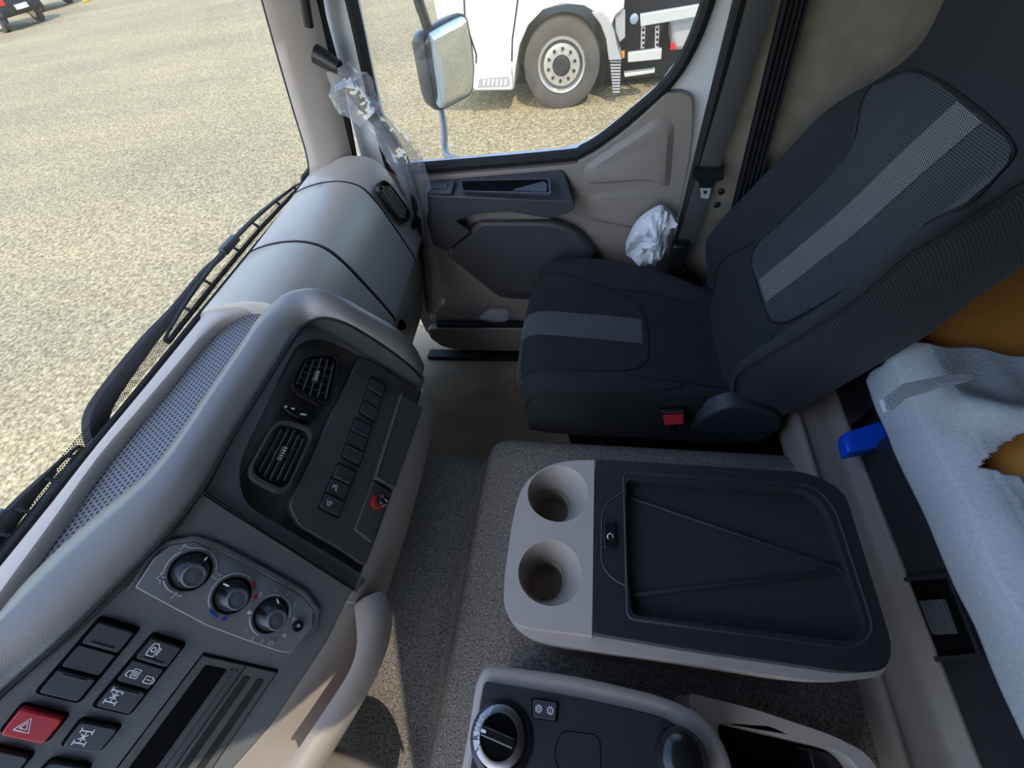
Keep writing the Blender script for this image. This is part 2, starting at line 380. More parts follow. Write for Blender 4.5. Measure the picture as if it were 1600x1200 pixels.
# ---- passenger door (door_1)
d1 = thing('door_1', (-.2, 1.32, .02), kind='structure', label='beige and charcoal passenger door with a large window')
DF = Fr((0, 1.345, 0), (1, 0, 0), (0, 0, 1))
win = [(-.56, 1.72), (-.616, 1.281), (-.643, 1.105), (-.668, .91), (-.655, .872), (-.563, .868), (-.109, .874), (-.05, .886), (.01, .916), (.09, .974), (.155, 1.026), (.198, 1.085), (.228, 1.18), (.243, 1.33), (.245, 1.66), (.21, 1.72)]
outer = [(-.78, .12), (-.70, .03), (-.62, -.02), (.262, -.02), (.264, .30), (.268, .706), (.278, .95), (.290, 1.187), (.30, 1.4), (.30, 1.86), (-.56, 1.86), (-.66, 1.45), (-.70, 1.281), (-.735, 1.105), (-.765, .9)]
mb = MB(); mb.holed(DF, outer, [win], -.03, .02); mb.build('door_shell', 'paint_white', d1, bevel=.005)
winc = cr([(a, b, 0) for a, b in win], 5, closed=True)
mb = MB(); pth = [V((p.x, 1.318, p.y)) for p in winc]; mb.tube(pth+[pth[0]], .017, 8, flat=1.0); mb.build('window_seal', 'rubber_black', d1)
mb = MB(); mb.prism(Fr((0, 1.35, 0), (1, 0, 0), (0, 0, 1)), [(p.x, p.y) for p in winc], -.003, .003); mb.build('window_pane', 'glass_side', d1)
# front edge weather seal of the door frame, next to the A pillar
mb = MB(); pth = [atY(497, -120, 1.275), atY(497, 0, 1.275), atY(527, 120, 1.275), atY(551, 240, 1.275), atY(565, 320, 1.27)]
mb.tube(cr(pth, 5), .013, 8); mb.build('weather_seal', 'rubber_black', d1)
# beige inner panel
pan = [(-.77, .22), (-.76, .12), (-.72, .06), (-.64, .035), (.22, .035), (.245, .06), (.247, .40), (.25, .70), (.252, .85), (.236, .985), (.215, 1.015), (.178, 1.021), (.155, 1.012), (.08, .948), (-.01, .888), (-.06, .866), (-.11, .855), (-.56, .848), (-.67, .85), (-.77, .84)]
pc = [(p.x, p.y) for p in cr([(a, b, 0) for a, b in pan], 3, closed=True)]
PF = Fr((0, 1.315, 0), (1, 0, 0), (0, 0, 1))
mb = MB(); mb.prism(PF, pc, -.01, .02); mb.build('inner_panel', 'door_beige', d1, bevel=.012, seg=3)
# raised relief beside the window
PS = Fr((0, 1.293, 0), (1, 0, 0), (0, 0, 1))
rel = rpoly(PS.uvs([(903, 262), (1035, 172), (1062, 185), (1052, 300), (1020, 285), (905, 292)]), .03, 5)
mb = MB(); mb.prism(PS, rel, -.010, .012, .74); mb.build('relief', 'door_beige', d1, bevel=.010, seg=4)
rel = rpoly(PS.uvs([(908, 300), (1018, 292), (1048, 312), (1040, 372), (900, 345)]), .03, 5)
mb = MB(); mb.prism(PS, rel, -.010, .007, .70); mb.build('relief', 'door_beige', d1, bevel=.010, seg=4)
# bottom pocket: bulging wall with a slot behind
PK = Fr((0, 1.285, 0), (1, 0, 0), (0, 0, 1))
pk = [(-.70, .195), (-.735, .19), (-.74, .13), (-.70, .075), (-.63, .05), (.20, .05), (.22, .08), (.22, .20)]
mb = MB(); mb.prism(PK, rpoly(pk, .02, 4), -.01, .03); pkt = mb.build('pocket', 'door_beige', d1, bevel=.012, seg=3)
mb = MB(); mb.box((-.25, 1.275, .205), (.88, .03, .022)); mb.build('pocket_slot', 'seam_black', pkt, bevel=.006)
mb = MB(); mb.box((-.2, 1.30, .012), (.9, .03, .016)); mb.build('sill_strip', 'paint_white', d1, bevel=.004)
# armrest: top ledge with switch and pull, front face below
def loft2(name, m, A, Ya, B, Yb, bevel=.01, r=.01, **k):
    fa = Fr((0, Ya, 0), (1, 0, 0), (0, 0, 1)); fb = Fr((0, Yb, 0), (1, 0, 0), (0, 0, 1))
    a = rpoly(fa.uvs(A), r, 4); b = rpoly(fb.uvs(B), r, 4)
    q = MB(); q.loop([fb.p(u, v) for u, v in b], [fa.p(u, v) for u, v in a]); return q.build(name, m, d1, bevel=bevel, seg=3, **k)
arm = loft2('armrest', 'armrest_dark',
      [(663, 306), (897, 315), (898, 328), (866, 341), (795, 331), (740, 334), (712, 346), (736, 362), (697, 393), (676, 383), (664, 340)], 1.225,
      [(661, 281), (880, 261), (893, 300), (862, 330), (795, 322), (740, 326), (712, 340), (730, 350), (700, 372), (680, 365), (662, 330)], 1.30)
bol = loft2('lower_bolster', 'armrest_dark',
      [(748, 346), (866, 346), (902, 361), (934, 400), (900, 440), (826, 462), (783, 457), (698, 394), (736, 362)], 1.235,
      [(745, 340), (868, 338), (905, 352), (938, 392), (905, 440), (830, 470), (780, 466), (694, 396), (730, 358)], 1.305, bevel=.028, r=.035)
mb = MB(); fa = Fr((0, 1.272, 0), (1, 0, 0), (0, 0, 1)); mb.prism(fa, rpoly(fa.uvs([(735, 334), (795, 329), (862, 341), (745, 346)]), .006), -.002, .004); mb.build('handle_gap', 'door_beige', d1)
# switch plate and pull cup lie on the ledge
A0, A1, A2 = atY(661, 281, 1.30), atY(880, 261, 1.30), atY(663, 306, 1.225)
LF = Fr(A0, A1-A0, A0-A2)
mb = MB(); mb.prism(LF, rpoly(LF.uvs([(668, 285), (711, 282), (705, 303), (668, 302)]), .004), -.004, .0025); pl = mb.build('switch_plate', 'armrest_dark', d1, bevel=.001)
mb = MB(); mb.prism(LF, rpoly(LF.uvs([(679, 289), (702, 287), (700, 296), (676, 297)]), .003), 0, .006, .9); mb.build('window_switch', 'switch_black', pl, bevel=.001)
mb = MB(); q = LF.uvs([(722, 284), (856, 281), (858, 302), (724, 299)]); mb.holed(LF, rpoly(inset(q, 1.05, 1.2), .008), [rpoly(q, .008)], -.004, .004); pu = mb.build('pull_cup', 'armrest_dark', d1, bevel=.0015)
mb = MB(); mb.prism(LF, rpoly(q, .008), -.003, .0012); mb.build('pull_recess_shade', 'deep_black', pu)  # near-black slab on the ledge, painted shade in place of a hollow
mb = MB(); mb.prism(LF, rpoly(LF.uvs([(800, 299), (850, 285), (856, 290), (855, 302)]), .003), 0, .006, .95); mb.build('pull_ramp', 'armrest_dark', pu, bevel=.001)

# ---- B pillar seal (trim_2) and bunk rail (trim_3)
mb = MB(); pth = [(.305, 1.27, 1.95), (.297, 1.272, 1.4), (.287, 1.275, 1.187), (.277, 1.275, .95), (.268, 1.275, .70), (.262, 1.28, .45), (.262, 1.285, .1)]
mb.tube(cr(pth, 5), .014, 8); mb.build('trim_2', 'rubber_black', kind='structure', label='black rubber door seal on the B pillar')
prof = [(.49, .42), (.498, .475), (.506, .492), (.516, .497), (.524, .490), (.534, .488), (.575, .492), (.588, .500), (.597, .516), (.604, .520), (.612, .505), (.614, .40)]
mb = MB(); pr = cr([(a, 0, b) for a, b in prof], 3)
mb.grid([[V((p.x, y, p.z)) for p in pr] for y in (-.6, -.2, .2, .5, .8, 1.24)]); mb.build('trim_3', 'beige_lower', kind='structure', label='beige plastic rail along the front of the bunk', smooth=60, solid=.003)

mb = MB(); mb.box((-.26, 1.265, .008), (1.05, .055, .022)); mb.build('trim_4', 'rubber_black', kind='structure', label='black strip standing for the dark sill gap under the passenger door', bevel=.006)  # black colour gives the darkness of the gap below the door

MB().box((-.925, .2, .38), (.02, 2.1, .92)).build('wall_front', 'lining_dark', kind='structure', label='dark bulkhead below the windscreen')

# ================================================================== DASHBOARD
dash = thing('dashboard', (-.65, .35, .60), 'grey wrap-around truck dashboard with vents, switches and climate dials under the windscreen', 'dashboard')
# ---- passenger side pads, split by two grooves
pp0 = [(-.90, .875), (-.885, .905), (-.862, .925), (-.80, .943), (-.735, .950), (-.685, .944), (-.648, .923), (-.620, .875), (-.598, .815), (-.577, .755), (-.561, .695), (-.567, .672), (-.60, .655), (-.70, .655)]
pc0 = cr([(a, b, 0) for a, b in pp0], 4)
def padrow(y):
    k = max(0, min(1, (y-.81)/.41)); out = []
    for p in pc0:
        low = max(0, min(1, (.93-p.y)/.2))
        out.append(V((p.x-.022*k*low, y, p.y+.012*k)))
    return out
def pad(name, y0, y1, m='dash_grey', n=4):
    mb = MB(); rows = []
    for i, y in enumerate([y0, y0+.003]+[y0+(y1-y0)*k/n for k in range(1, n)]+[y1-.003, y1]):
        r = padrow(y)
        if i in (0, n+2): r = [p+V((-.004, 0, -.004)) for p in r]
        rows.append(r)
    mb.grid(rows, cv=True, caps=True); return mb.build(name, m, dash, smooth=50)
for yy in (.811, 1.0795):
    mb = MB(); mb.tube([p+V((-.001, 0, -.001)) for p in padrow(yy)[6:46]], .0024, 6); mb.build('groove', 'seam_black', dash)
pad('passenger_pad', .592, .808); pad('glovebox_lid', .814, 1.078); endp = pad('end_cap', 1.081, 1.222)
mb = MB(); mb.grid([[p+V((-.012, 0, -.012)) for p in padrow(y)] for y in (.62, .8, 1.1, 1.21)], cv=True, caps=True); mb.build('groove_backing', 'seam_black', dash)
# lower knee panel; dark discs stand in for the shade of two round holes
kp = [(-.70, .66), (-.600, .664), (-.590, .650), (-.605, .56), (-.65, .42), (-.70, .30), (-.78, .26)]
kc = cr([(a, b, 0) for a, b in kp], 4)
mb = MB(); mb.grid([[V((p.x-.02*(y-.8)/.4, y, p.y)) for p in kc] for y in (.62, .9, 1.05, 1.215)], cv=True, caps=True); kn = mb.build('knee_panel', 'dash_grey', dash, smooth=50)
for px, py, Y in ((645, 441, 1.10), (628, 507, .88)):
    c = atY(px, py, Y); f = Fr(c, (0, 1, 0), (-.3, 0, 1)); mb = MB(); mb.lathe(f, [(.016, -.03), (.016, .003), (.013, .004), (.013, -.004)], 16); mb.build('plug', 'deep_black', kn)

# side vent on the end cap
def vent(fr, quad, name, parent, nl, nc, deep=.02, r=.35, frame='gloss_black', marks=True, tilt=0, slat='panel_black', fh=.010, st=.0013, sh=.007):
    """oval louvre vent: frame ring, long slats and cross slats"""
    q = quad; sz = (V(q[0])-V(q[1])).length
    o = rpoly(q, sz*r, 6); i_ = inset(o, .88, .90)
    mb = MB(); mb.holed(fr, o, [i_], -.006, fh); vt = mb.build(name, frame, parent, bevel=.0025)
    mb = MB(); mb.prism(fr, inset(o, .98), -deep, -deep+.002); mb.build('vent_back', 'deep_black', vt)
    iq = inset(q, .90, .90)
    for k in range(nl):
        a = (k+.5)/nl; e = .04+.14*abs(a-.5)*2
        P, Q_ = bil(iq, a, e), bil(iq, a, 1-e)
        mb = MB(); P3, Q3 = fr.p(*P, .001), fr.p(*Q_, .001); d = (Q3-P3).normalized(); s_ = d.cross(fr.n)
        nn = (fr.n*math.cos(tilt)+s_*math.sin(tilt)); t_ = d.cross(nn)*st
        mb.loop([P3+t_+nn*sh, P3-t_+nn*sh, P3-t_-nn*sh, P3+t_-nn*sh], [Q3+t_+nn*sh, Q3-t_+nn*sh, Q3-t_-nn*sh, Q3+t_-nn*sh]); mb.build('slat', slat, vt, bevel=.0006)
    for k in range(nc):
        b = (k+.5)/nc; e = .05+.12*abs(b-.5)*2; mb = MB(); P3, Q3 = fr.p(*bil(iq, e, b), .001), fr.p(*bil(iq, 1-e, b), .001); d = (Q3-P3).normalized(); t_ = d.cross(fr.n)*.0012
        mb.loop([P3+t_, P3-t_, P3-t_-fr.n*.008, P3+t_-fr.n*.008], [Q3+t_, Q3-t_, Q3-t_-fr.n*.008, Q3+t_-fr.n*.008]); mb.build('cross_slat', 'panel_black', vt)
    if marks:
        cq = cell(iq, .5-.07, .5+.07, .38, .62); mb = MB(); mb.prism(fr, cq, .006, .012); mb.build('tab', 'panel_black', vt, bevel=.001)
        mb = MB()
        for k in range(5):
            a = bil(cq, .25, .12+.19*k); b = bil(cq, .75, .12+.19*k); mb.stroke(fr, [a, b], .0018, .0121, .0124)
        mb.build('tab_mark', 'white_mark', vt)
    return vt
EF = Fr((-.645, 1.15, .912), (0, 1, 0), (-.028, 0, .10))
sq = EF.uvs([(584, 293), (600, 277), (643, 336), (630, 355)], .025)
vent(EF.sub(0, 0, .025), sq, 'vent', endp, 5, 0, marks=False, r=.6, deep=.005, slat='dash_grey', fh=.005, st=.0009, sh=.0035)
mb = MB(); mb.prism(EF, rpoly(EF.uvs([(642, 342), (648, 349), (642, 361), (638, 355)]), .004), 0, .016); mb.build('small_switch', 'gloss_black', endp, bevel=.001)

# ---- windscreen ledge, speaker grille recess
lip = [(-60, 1015), (0, 925), (76, 821), (152, 715), (214, 642), (277, 568), (315, 523), (340, 500), (368, 484), (400, 474), (432, 468)]
lipc = cr([atZ(a, b, .936) for a, b in lip], 3)
rows = []
for i, p in enumerate(lipc):
    k = i/(len(lipc)-1); y = p.y+.03
    a = ws(min(y+.02, .62), .885)+V((.014, 0, 0)); c = V((-.872, min(y+.012, .62), .912))
    rows.append([a, c, c.lerp(p, .35)+V((0, 0, .006)), c.lerp(p, .8)+V((0, 0, .003)), p, p+V((.004, -.002, -.004)), p+V((.006, -.003, -.03))])
mb = MB(); mb.grid(rows); mb.build('windscreen_ledge', 'beige', dash, smooth=50, solid=.002)
gp = [(-60, 1020), (0, 930), (76, 826), (152, 720), (214, 647), (277, 573), (329, 508), (368, 482), (424, 468), (424, 478), (377, 552), (321, 635), (269, 713), (217, 760), (108, 847), (22, 960), (-40, 1030)]
mb = MB(); P = [atZ(a, b, .916) for a, b in gp]; mb.loop([p-V((0, 0, .006)) for p in P], P); mb.build('speaker_grille', 'grille_dots', dash)

# ---- hood that wraps the centre panels
HI = [(-90, 1180), (0, 1085), (95, 1000), (202, 894), (262, 832), (315, 765), (352, 700), (388, 640), (440, 556), (461, 524), (480, 504), (505, 497), (537, 505), (570, 523), (605, 546), (640, 573), (657, 592)]
HO = [(-60, 1060), (22, 956), (70, 890), (130, 830), (200, 772), (245, 735), (290, 680), (326, 624), (388, 532), (418, 482), (446, 458), (488, 450), (530, 462), (572, 485), (615, 510), (645, 538), (661, 572)]
AZ = .93
rows = []
n = len(HI)
hi, ho, hk = [], [], []
for i in range(n):
    if i <= 8: a = atZ(*HI[i], AZ)
    elif i <= 11: a = atZ(*HI[i], .926)
    else: a = atY(*HI[i], .572)
    if i <= 8: b = atZ(*HO[i], .925)
    elif i <= 10: b = atZ(*HO[i], (.935, .955)[i-9])
    else: b = atY(*HO[i], .622)
    hi.append(a); ho.append(b)
hi, ho = cr(hi, 4), cr(ho, 4)
for i, (a, b) in enumerate(zip(hi, ho)):
    k = i/(len(hi)-1); side = max(0, min(1, (k-.52)/.12))
    out = V((-.15, 0, 1)).normalized().lerp(V((.55, .15, .75)).normalized(), side)
    m1, m2, m3 = a.lerp(b, .22)+out*.022, a.lerp(b, .5)+out*.033, a.lerp(b, .8)+out*.024
    if side > 0: m1, m2, m3 = a.lerp(b, .2)+out*(.022-.010*side), a.lerp(b, .5)+out*(.033-.018*side), a.lerp(b, .8)+out*(.024-.012*side)
    down = V((.0, 0, -.035)).lerp(V((-.03, .0, -.045)), side)
    tail = b+V((-.004, 0, -.035)).lerp(V((-.08, .03, -.06)), side)
    rows.append([a+down*1.4, a+V((0, 0, -.004)), a.lerp(m1, .35), m1, m2, m3, b, tail])
mb = MB(); mb.grid([r[1:] for r in rows]); mb.build('instrument_hood', 'hood_grey', dash, smooth=60, solid=.003)
mb = MB(); mb.grid([r[:2] for r in rows]); mb.build('hood_inner_wall', 'panel_black', dash, smooth=60)
mb = MB(); mb.tube([p+V((.002, 0, -.001)) for p in hi], .0026, 6); mb.build('hood_seam', 'seam_black', dash)

# ---- centre panel P1 (vents and switches), extruded along Y
P1 = Fr((-.5935, .188, .9265), (0, 1, 0), (-.174, 0, .23))
out1 = P1.uvs([(312, 762), (388, 638), (445, 545), (475, 500), (545, 495), (610, 540), (662, 590), (657, 612), (612, 770), (556, 919)])
pock = rpoly(P1.uvs([(372, 735), (407, 650), (455, 555), (490, 526), (565, 548), (662, 603), (650, 640), (566, 897), (454, 829), (385, 785)]), .02, 5)
mb = MB(); mb.prism(P1, out1, -.03, -.012); cp = mb.build('centre_panel', 'panel_black', dash)
ring = P1.uvs([(312, 762), (388, 638), (445, 545), (475, 500), (545, 495), (610, 540), (668, 590), (660, 612), (612, 770), (556, 919)])
# frame around the pocket, open towards the lower edge
fr_out = P1.uvs([(312, 762), (388, 638), (445, 545), (470, 505), (505, 494), (545, 498), (610, 540), (664, 590), (658, 608)])
fr_in = P1.uvs([(650, 618), (622, 590), (565, 553), (525, 534), (495, 528), (470, 536), (452, 560), (430, 604), (407, 652), (380, 710), (374, 750), (386, 786), (412, 806), (454, 831), (566, 899), (556, 921)])
fr_in = [(p.x, p.y) for p in cr([(a, b, 0) for a, b in fr_in], 4)]
mb = MB(); pl_ = fr_out+fr_in; tri = tessellate_polygon([[V((a, b, 0)) for a, b in pl_]])
a_ = mb.add([P1.p(u, v, -.014) for u, v in pl_]); b_ = mb.add([P1.p(u, v, 0) for u, v in pl_])
for t in tri: mb.f.append([b_[i] for i in t])
for j in range(len(pl_)): mb.f.append([a_[j], a_[(j+1) % len(pl_)], b_[(j+1) % len(pl_)], b_[j]])
mb.build('panel_frame', 'panel_grey', dash, bevel=.003)
# switch module plate
sm = rpoly(P1.uvs([(560, 560), (582, 566), (654, 612), (645, 650), (612, 770), (570, 886), (526, 856), (466, 822), (450, 790), (480, 728), (520, 640)]), .01, 4)
mb = MB(); mb.prism(P1, sm, -.013, .004); smp = mb.build('switch_module', 'panel_black', dash, bevel=.002)
vent(P1, P1.uvs([(472, 556), (531, 553), (511, 645), (446, 610)]), 'vent', dash, 5, 6)
vent(P1, P1.uvs([(431, 655), (491, 672), (443, 778), (380, 745)]), 'vent', dash, 6, 3, tilt=.7, frame='panel_black')
# thumb wheel between the vents
tw = P1.uvs([(438, 634), (452, 630), (475, 641), (488, 654), (484, 661), (466, 656), (448, 646)])
mb = MB(); mb.prism(P1, rpoly(tw, .006), -.012, .006, .93); th = mb.build('thumb_wheel', 'gloss_black', dash, bevel=.002)
mb = MB()
for px, py, s in ((445, 637, .004), (456, 640, .005), (472, 649, .010)):
    u, v = P1.uv(px, py); mb.stroke(P1, [(u-s*.2, v+s*.5), (u+s*.2, v-s*.5)], .003, .0061, .0065)
mb.build('wheel_mark', 'white_mark', th)
def icon(fr, parent, kind, u, v, s, h, m='white_mark', ang=0):
    c, k = math.cos(ang), math.sin(ang)
    def T(pts): return [(u+(x*c-y*k)*s, v+(x*k+y*c)*s) for x, y in pts]
    mb = MB(); W = .10*s; st = lambda pts: mb.stroke(fr, T(pts), W, h, h+.0004)
    arc = lambda r, a0, a1, cx=0, cy=0, n=10: [(cx+r*math.cos(math.radians(a0+(a1-a0)*i/n)), cy+r*math.sin(math.radians(a0+(a1-a0)*i/n))) for i in range(n+1)]
    if kind == 'tri':
        st([(-.6, -.45), (.6, -.45), (0, .6), (-.6, -.45)]); st([(-.28, -.25), (.28, -.25), (0, .28), (-.28, -.25)])
    elif kind == 'mirror':
        st([(-.35, -.6), (.35, -.6), (.4, .3), (.1, .6), (-.3, .5), (-.4, 0), (-.35, -.6)]); st(arc(.2, 0, 350)); st([(.4, .2), (.6, .3), (.55, -.4)])
    elif kind == 'lamp':
        st([(-.2, -.4), (.4, -.4), (.4, .4), (-.2, .4), (-.2, -.4)]); st([(-.2, .2), (-.6, .1), (-.7, -.3), (-.4, -.4)]); st([(0, -.2), (.2, -.2), (.2, .2), (0, .2), (0, -.2)])
    elif kind == 'lock':
        st([(-.5, -.35), (.3, -.35), (.3, .35), (-.5, .35), (-.5, -.35)]); st([(-.3, 0), (.1, 0)]); st([(.3, .25), (.55, .1), (.55, -.25), (.3, -.25)])
    elif kind == 'glyph':
        for yy in (-.5, .5):
            st([(-.5, yy), (.5, yy)]); st([(-.5, yy-.22), (-.5, yy+.22)]); st([(.5, yy-.22), (.5, yy+.22)])
        st([(0, -.5), (0, .5)]); st([(-.3, .22), (.3, -.22)]); st([(-.3, -.22), (.3, .22)])
    elif kind == 'axle':
        st([(-.5, -.3), (-.4, .4), (.0, .4), (.1, -.1)]); st([(.2, .5), (.35, .2)]); st([(.3, -.1), (.5, -.5), (.2, -.5), (.3, -.1)]); st([(-.1, .1), (-.4, .1)])
    elif kind == 'ridged':
        st(arc(.4, 30, 300)); st([(-.1, -.1), (.3, -.1), (.3, .3), (0, .3)]); st([(-.7, .4), (-.5, .2)]); st([(0, -.1), (0, .15)])
    elif kind == 'cig':
        st([(-.1, -.5), (.15, .1)]); st([(.25, .25), (.3, .5)]); st([(-.25, -.4), (.0, -.55)])
    elif kind == 'gearp' or kind == 'gearm':
        st(arc(.42, 0, 360, n=16))
        for i in range(10): a = math.radians(36*i); st([(.45*math.cos(a), .45*math.sin(a)), (.66*math.cos(a), .66*math.sin(a))])
        st([(0, -.25), (0, .25)])
        if kind == 'gearp': st([(-.25, 0), (.25, 0)])
    elif kind == 'person':
        st(arc(.16, 0, 350, -.1, .5)); st([(-.1, .3), (-.3, -.3), (.3, -.3), (.45, -.7)]); st([(.1, .1), (.6, .2)])
    elif kind == 'face':
        st(arc(.16, 0, 350, -.2, .3)); st([(-.2, .1), (-.4, -.5)]); st([(.1, .2), (.6, .3)]); st([(.45, .45), (.6, .3), (.45, .15)])
    elif kind == 'screen':
        st([(-.5, -.3), (.4, -.4), (.5, .35), (-.35, .4), (-.5, -.3)]); st([(-.1, -.2), (.1, .2)])
    elif kind == 'flake':
        for i in range(3): a = math.radians(60*i); st([(-.5*math.cos(a), -.5*math.sin(a)), (.5*math.cos(a), .5*math.sin(a))])
    elif kind == 'recirc':
        st([(-.5, -.35), (.45, -.35), (.5, .1), (.25, .4), (-.3, .4), (-.5, -.35)]); st([(-.15, 0), (.2, 0)])
    elif kind == 'fan':
        st(arc(.3, 0, 350)); st([(-.5, 0), (.5, 0)])
    return mb.build('icon', m, parent)
def switch(fr, quad, parent, name='switch', h=.008, m='switch_black', ic=None, ridge=None, r=.003, base=-.002):
    o = rpoly(inset(quad, .95, .95), r, 3); mb = MB(); mb.prism(fr, o, base, h, .97); sw = mb.build(name, m, parent, bevel=.0018, seg=3)
    if ridge is not None:
        mb = MB(); mb.stroke(fr, [bil(quad, .2, ridge), bil(quad, .8, ridge)], .0025, h-.001, h+.0014); mb.build('ridge', m, sw, bevel=.0005)
    ex = V(quad[1])-V(quad[0]); ang = math.atan2(ex.y, ex.x); s = ex.length
    for kind, a, b, k in (ic or []):
        u, v = bil(quad, a, b); icon(fr, sw, kind, u, v, s*k, h+.0002, ang=ang)
    return sw
# three banks of three switches, each in a sunk black surround
banks = [[(577, 591), (601, 605), (584, 661), (559, 645)], [(552, 655), (579, 668), (560, 729), (531, 714)], [(525, 725), (555, 738), (527, 809), (495, 793)]]
for bi, bk in enumerate(banks):
    q = P1.uvs(bk)
    mb = MB(); mb.prism(P1, rpoly(inset(q, 1.09, 1.06), .005), .002, .0052); mb.build('switch_surround', 'seam_black', dash, bevel=.001)
    for k in range(3):
        c = cell(q, .02, .98, k/3+.008, (k+1)/3-.008)
        ic = []
        if bi == 2 and k == 1: ic = [('axle', .32, .5, .24)]
        if bi == 2 and k == 2: ic = [('ridged', .36, .55, .26)]
        switch(P1, c, dash, h=.009 if k != 1 else .0075, ic=ic, ridge={0: .82, 2: .18}.get(k))
# ashtray flap and cigarette lighter
aq = P1.uvs([(622, 618), (655, 640), (610, 768), (580, 750)])
mb = MB(); mb.prism(P1, rpoly(aq, .003), .0, .018, .97); ash = mb.build('ashtray_flap', 'panel_black', dash, bevel=.002)
mb = MB(); mb.stroke(P1, [aq[0], aq[3]], .003, .016, .020); mb.build('flap_edge', 'panel_grey', ash, bevel=.0006)
lq = P1.uvs([(580, 751), (609, 769), (577, 850), (550, 829)])
mb = MB(); mb.prism(P1, rpoly(lq, .003), .0, .010, .97); lb = mb.build('lighter_plate', 'panel_black', dash, bevel=.002)
u, v = P1.uv(586, 786); LFr = P1.sub(u, v, .010)
mb = MB(); mb.lathe(LFr, [(.014, -.002), (.014, .004), (.0105, .004)], 24); mb.build('lighter_ring', 'red_light', lb)
mb = MB(); mb.lathe(LFr, [(.0105, 0), (.0105, .012), (.0115, .013), (.0115, .020), (.009, .021)], 24); mb.build('lighter_body', 'chrome', lb)
mb = MB(); mb.lathe(LFr, [(.009, .015), (.009, .027), (.0075, .0285)], 24); lk = mb.build('lighter_knob', 'gloss_black', lb)
icon(LFr, lk, 'cig', 0, 0, .011, .0287)
# ---- driver-facing panel P2 (climate dials, switch blocks, radio blank)
A_, E_, D_ = V((-.589, .188, .93)), V((-.696, -.084, .93)), V((-.408, .119, .70))
P2 = Fr(A_, A_-E_, A_-D_)
o2 = P2.uvs([(316, 768), (554, 919), (543, 936), (513, 1000), (423, 1136), (352, 1216), (250, 1330), (-150, 1330), (-100, 1185), (0, 1087), (100, 998), (204, 896), (264, 834)])
mb = MB(); mb.prism(P2, o2, -.03, 0); mb.build('driver_panel', 'panel_grey', dash, bevel=.004, seg=3)
mb = MB(); mb.stroke(P2, P2.uvs([(316, 771), (400, 825), (553, 921)]), .005, -.002, .0035); mb.build('panel_ridge', 'gloss_black', dash, bevel=.001)
# climate plate: wedge standing proud at its lower edge, sunk rim at the top
cl = P2.uvs([(215, 911), (241, 871), (267, 851), (303, 845), (340, 859), (405, 893), (472, 929), (489, 951), (486, 976), (450, 1012), (432, 1009), (380, 991), (322, 969), (268, 940)])
rim = P2.uvs([(196, 925), (232, 866), (262, 844), (305, 836), (345, 850), (410, 884), (478, 922), (499, 950), (495, 982), (452, 1020), (432, 1012), (380, 994), (322, 972), (268, 943)])
mb = MB(); rs = rim[:10]+cl[:10][::-1]; tri = tessellate_polygon([[V((a, b, 0)) for a, b in rs]]); a_ = mb.add([P2.p(u, v, -.003) for u, v in rs]); b_ = mb.add([P2.p(u, v, .006) for u, v in rs])
for t in tri: mb.f.append([b_[i] for i in t])
for j in range(len(rs)): mb.f.append([a_[j], a_[(j+1) % len(rs)], b_[(j+1) % len(rs)], b_[j]])
mb.build('climate_rim', 'panel_grey', dash, bevel=.002)
lo0, lo1 = V(P2.uv(215, 911)), V(P2.uv(450, 1012)); ldir = (lo1-lo0).normalized(); ln = V((-ldir.y, ldir.x))
if (V(P2.uv(303, 845))-lo0).dot(ln) < 0: ln = -ln
dmax = max((V(p)-lo0).dot(ln) for p in cl)
def ch(u, v): return .026-.025*max(0, min(1, (V((u, v))-lo0).dot(ln)/dmax))
mb = MB(); mb.loop([P2.p(u, v, -.004) for u, v in cl], [P2.p(u, v, ch(u, v)) for u, v in cl]); clp = mb.build('climate_plate', 'climate_grey', dash, bevel=.0015)
o3 = P2.p(*lo0, ch(*lo0)); ex3 = P2.p(*lo1, ch(*lo1))-o3; q3 = lo0+ln*dmax; ey3 = P2.p(*q3, ch(*q3))-o3
CF = Fr(o3, ex3, ey3)
def arcuv(c, r, a0, a1, n=14): return [(c[0]+r*math.cos(math.radians(a0+(a1-a0)*i/n)), c[1]+r*math.sin(math.radians(a0+(a1-a0)*i/n))) for i in range(n+1)]
kn_ = []
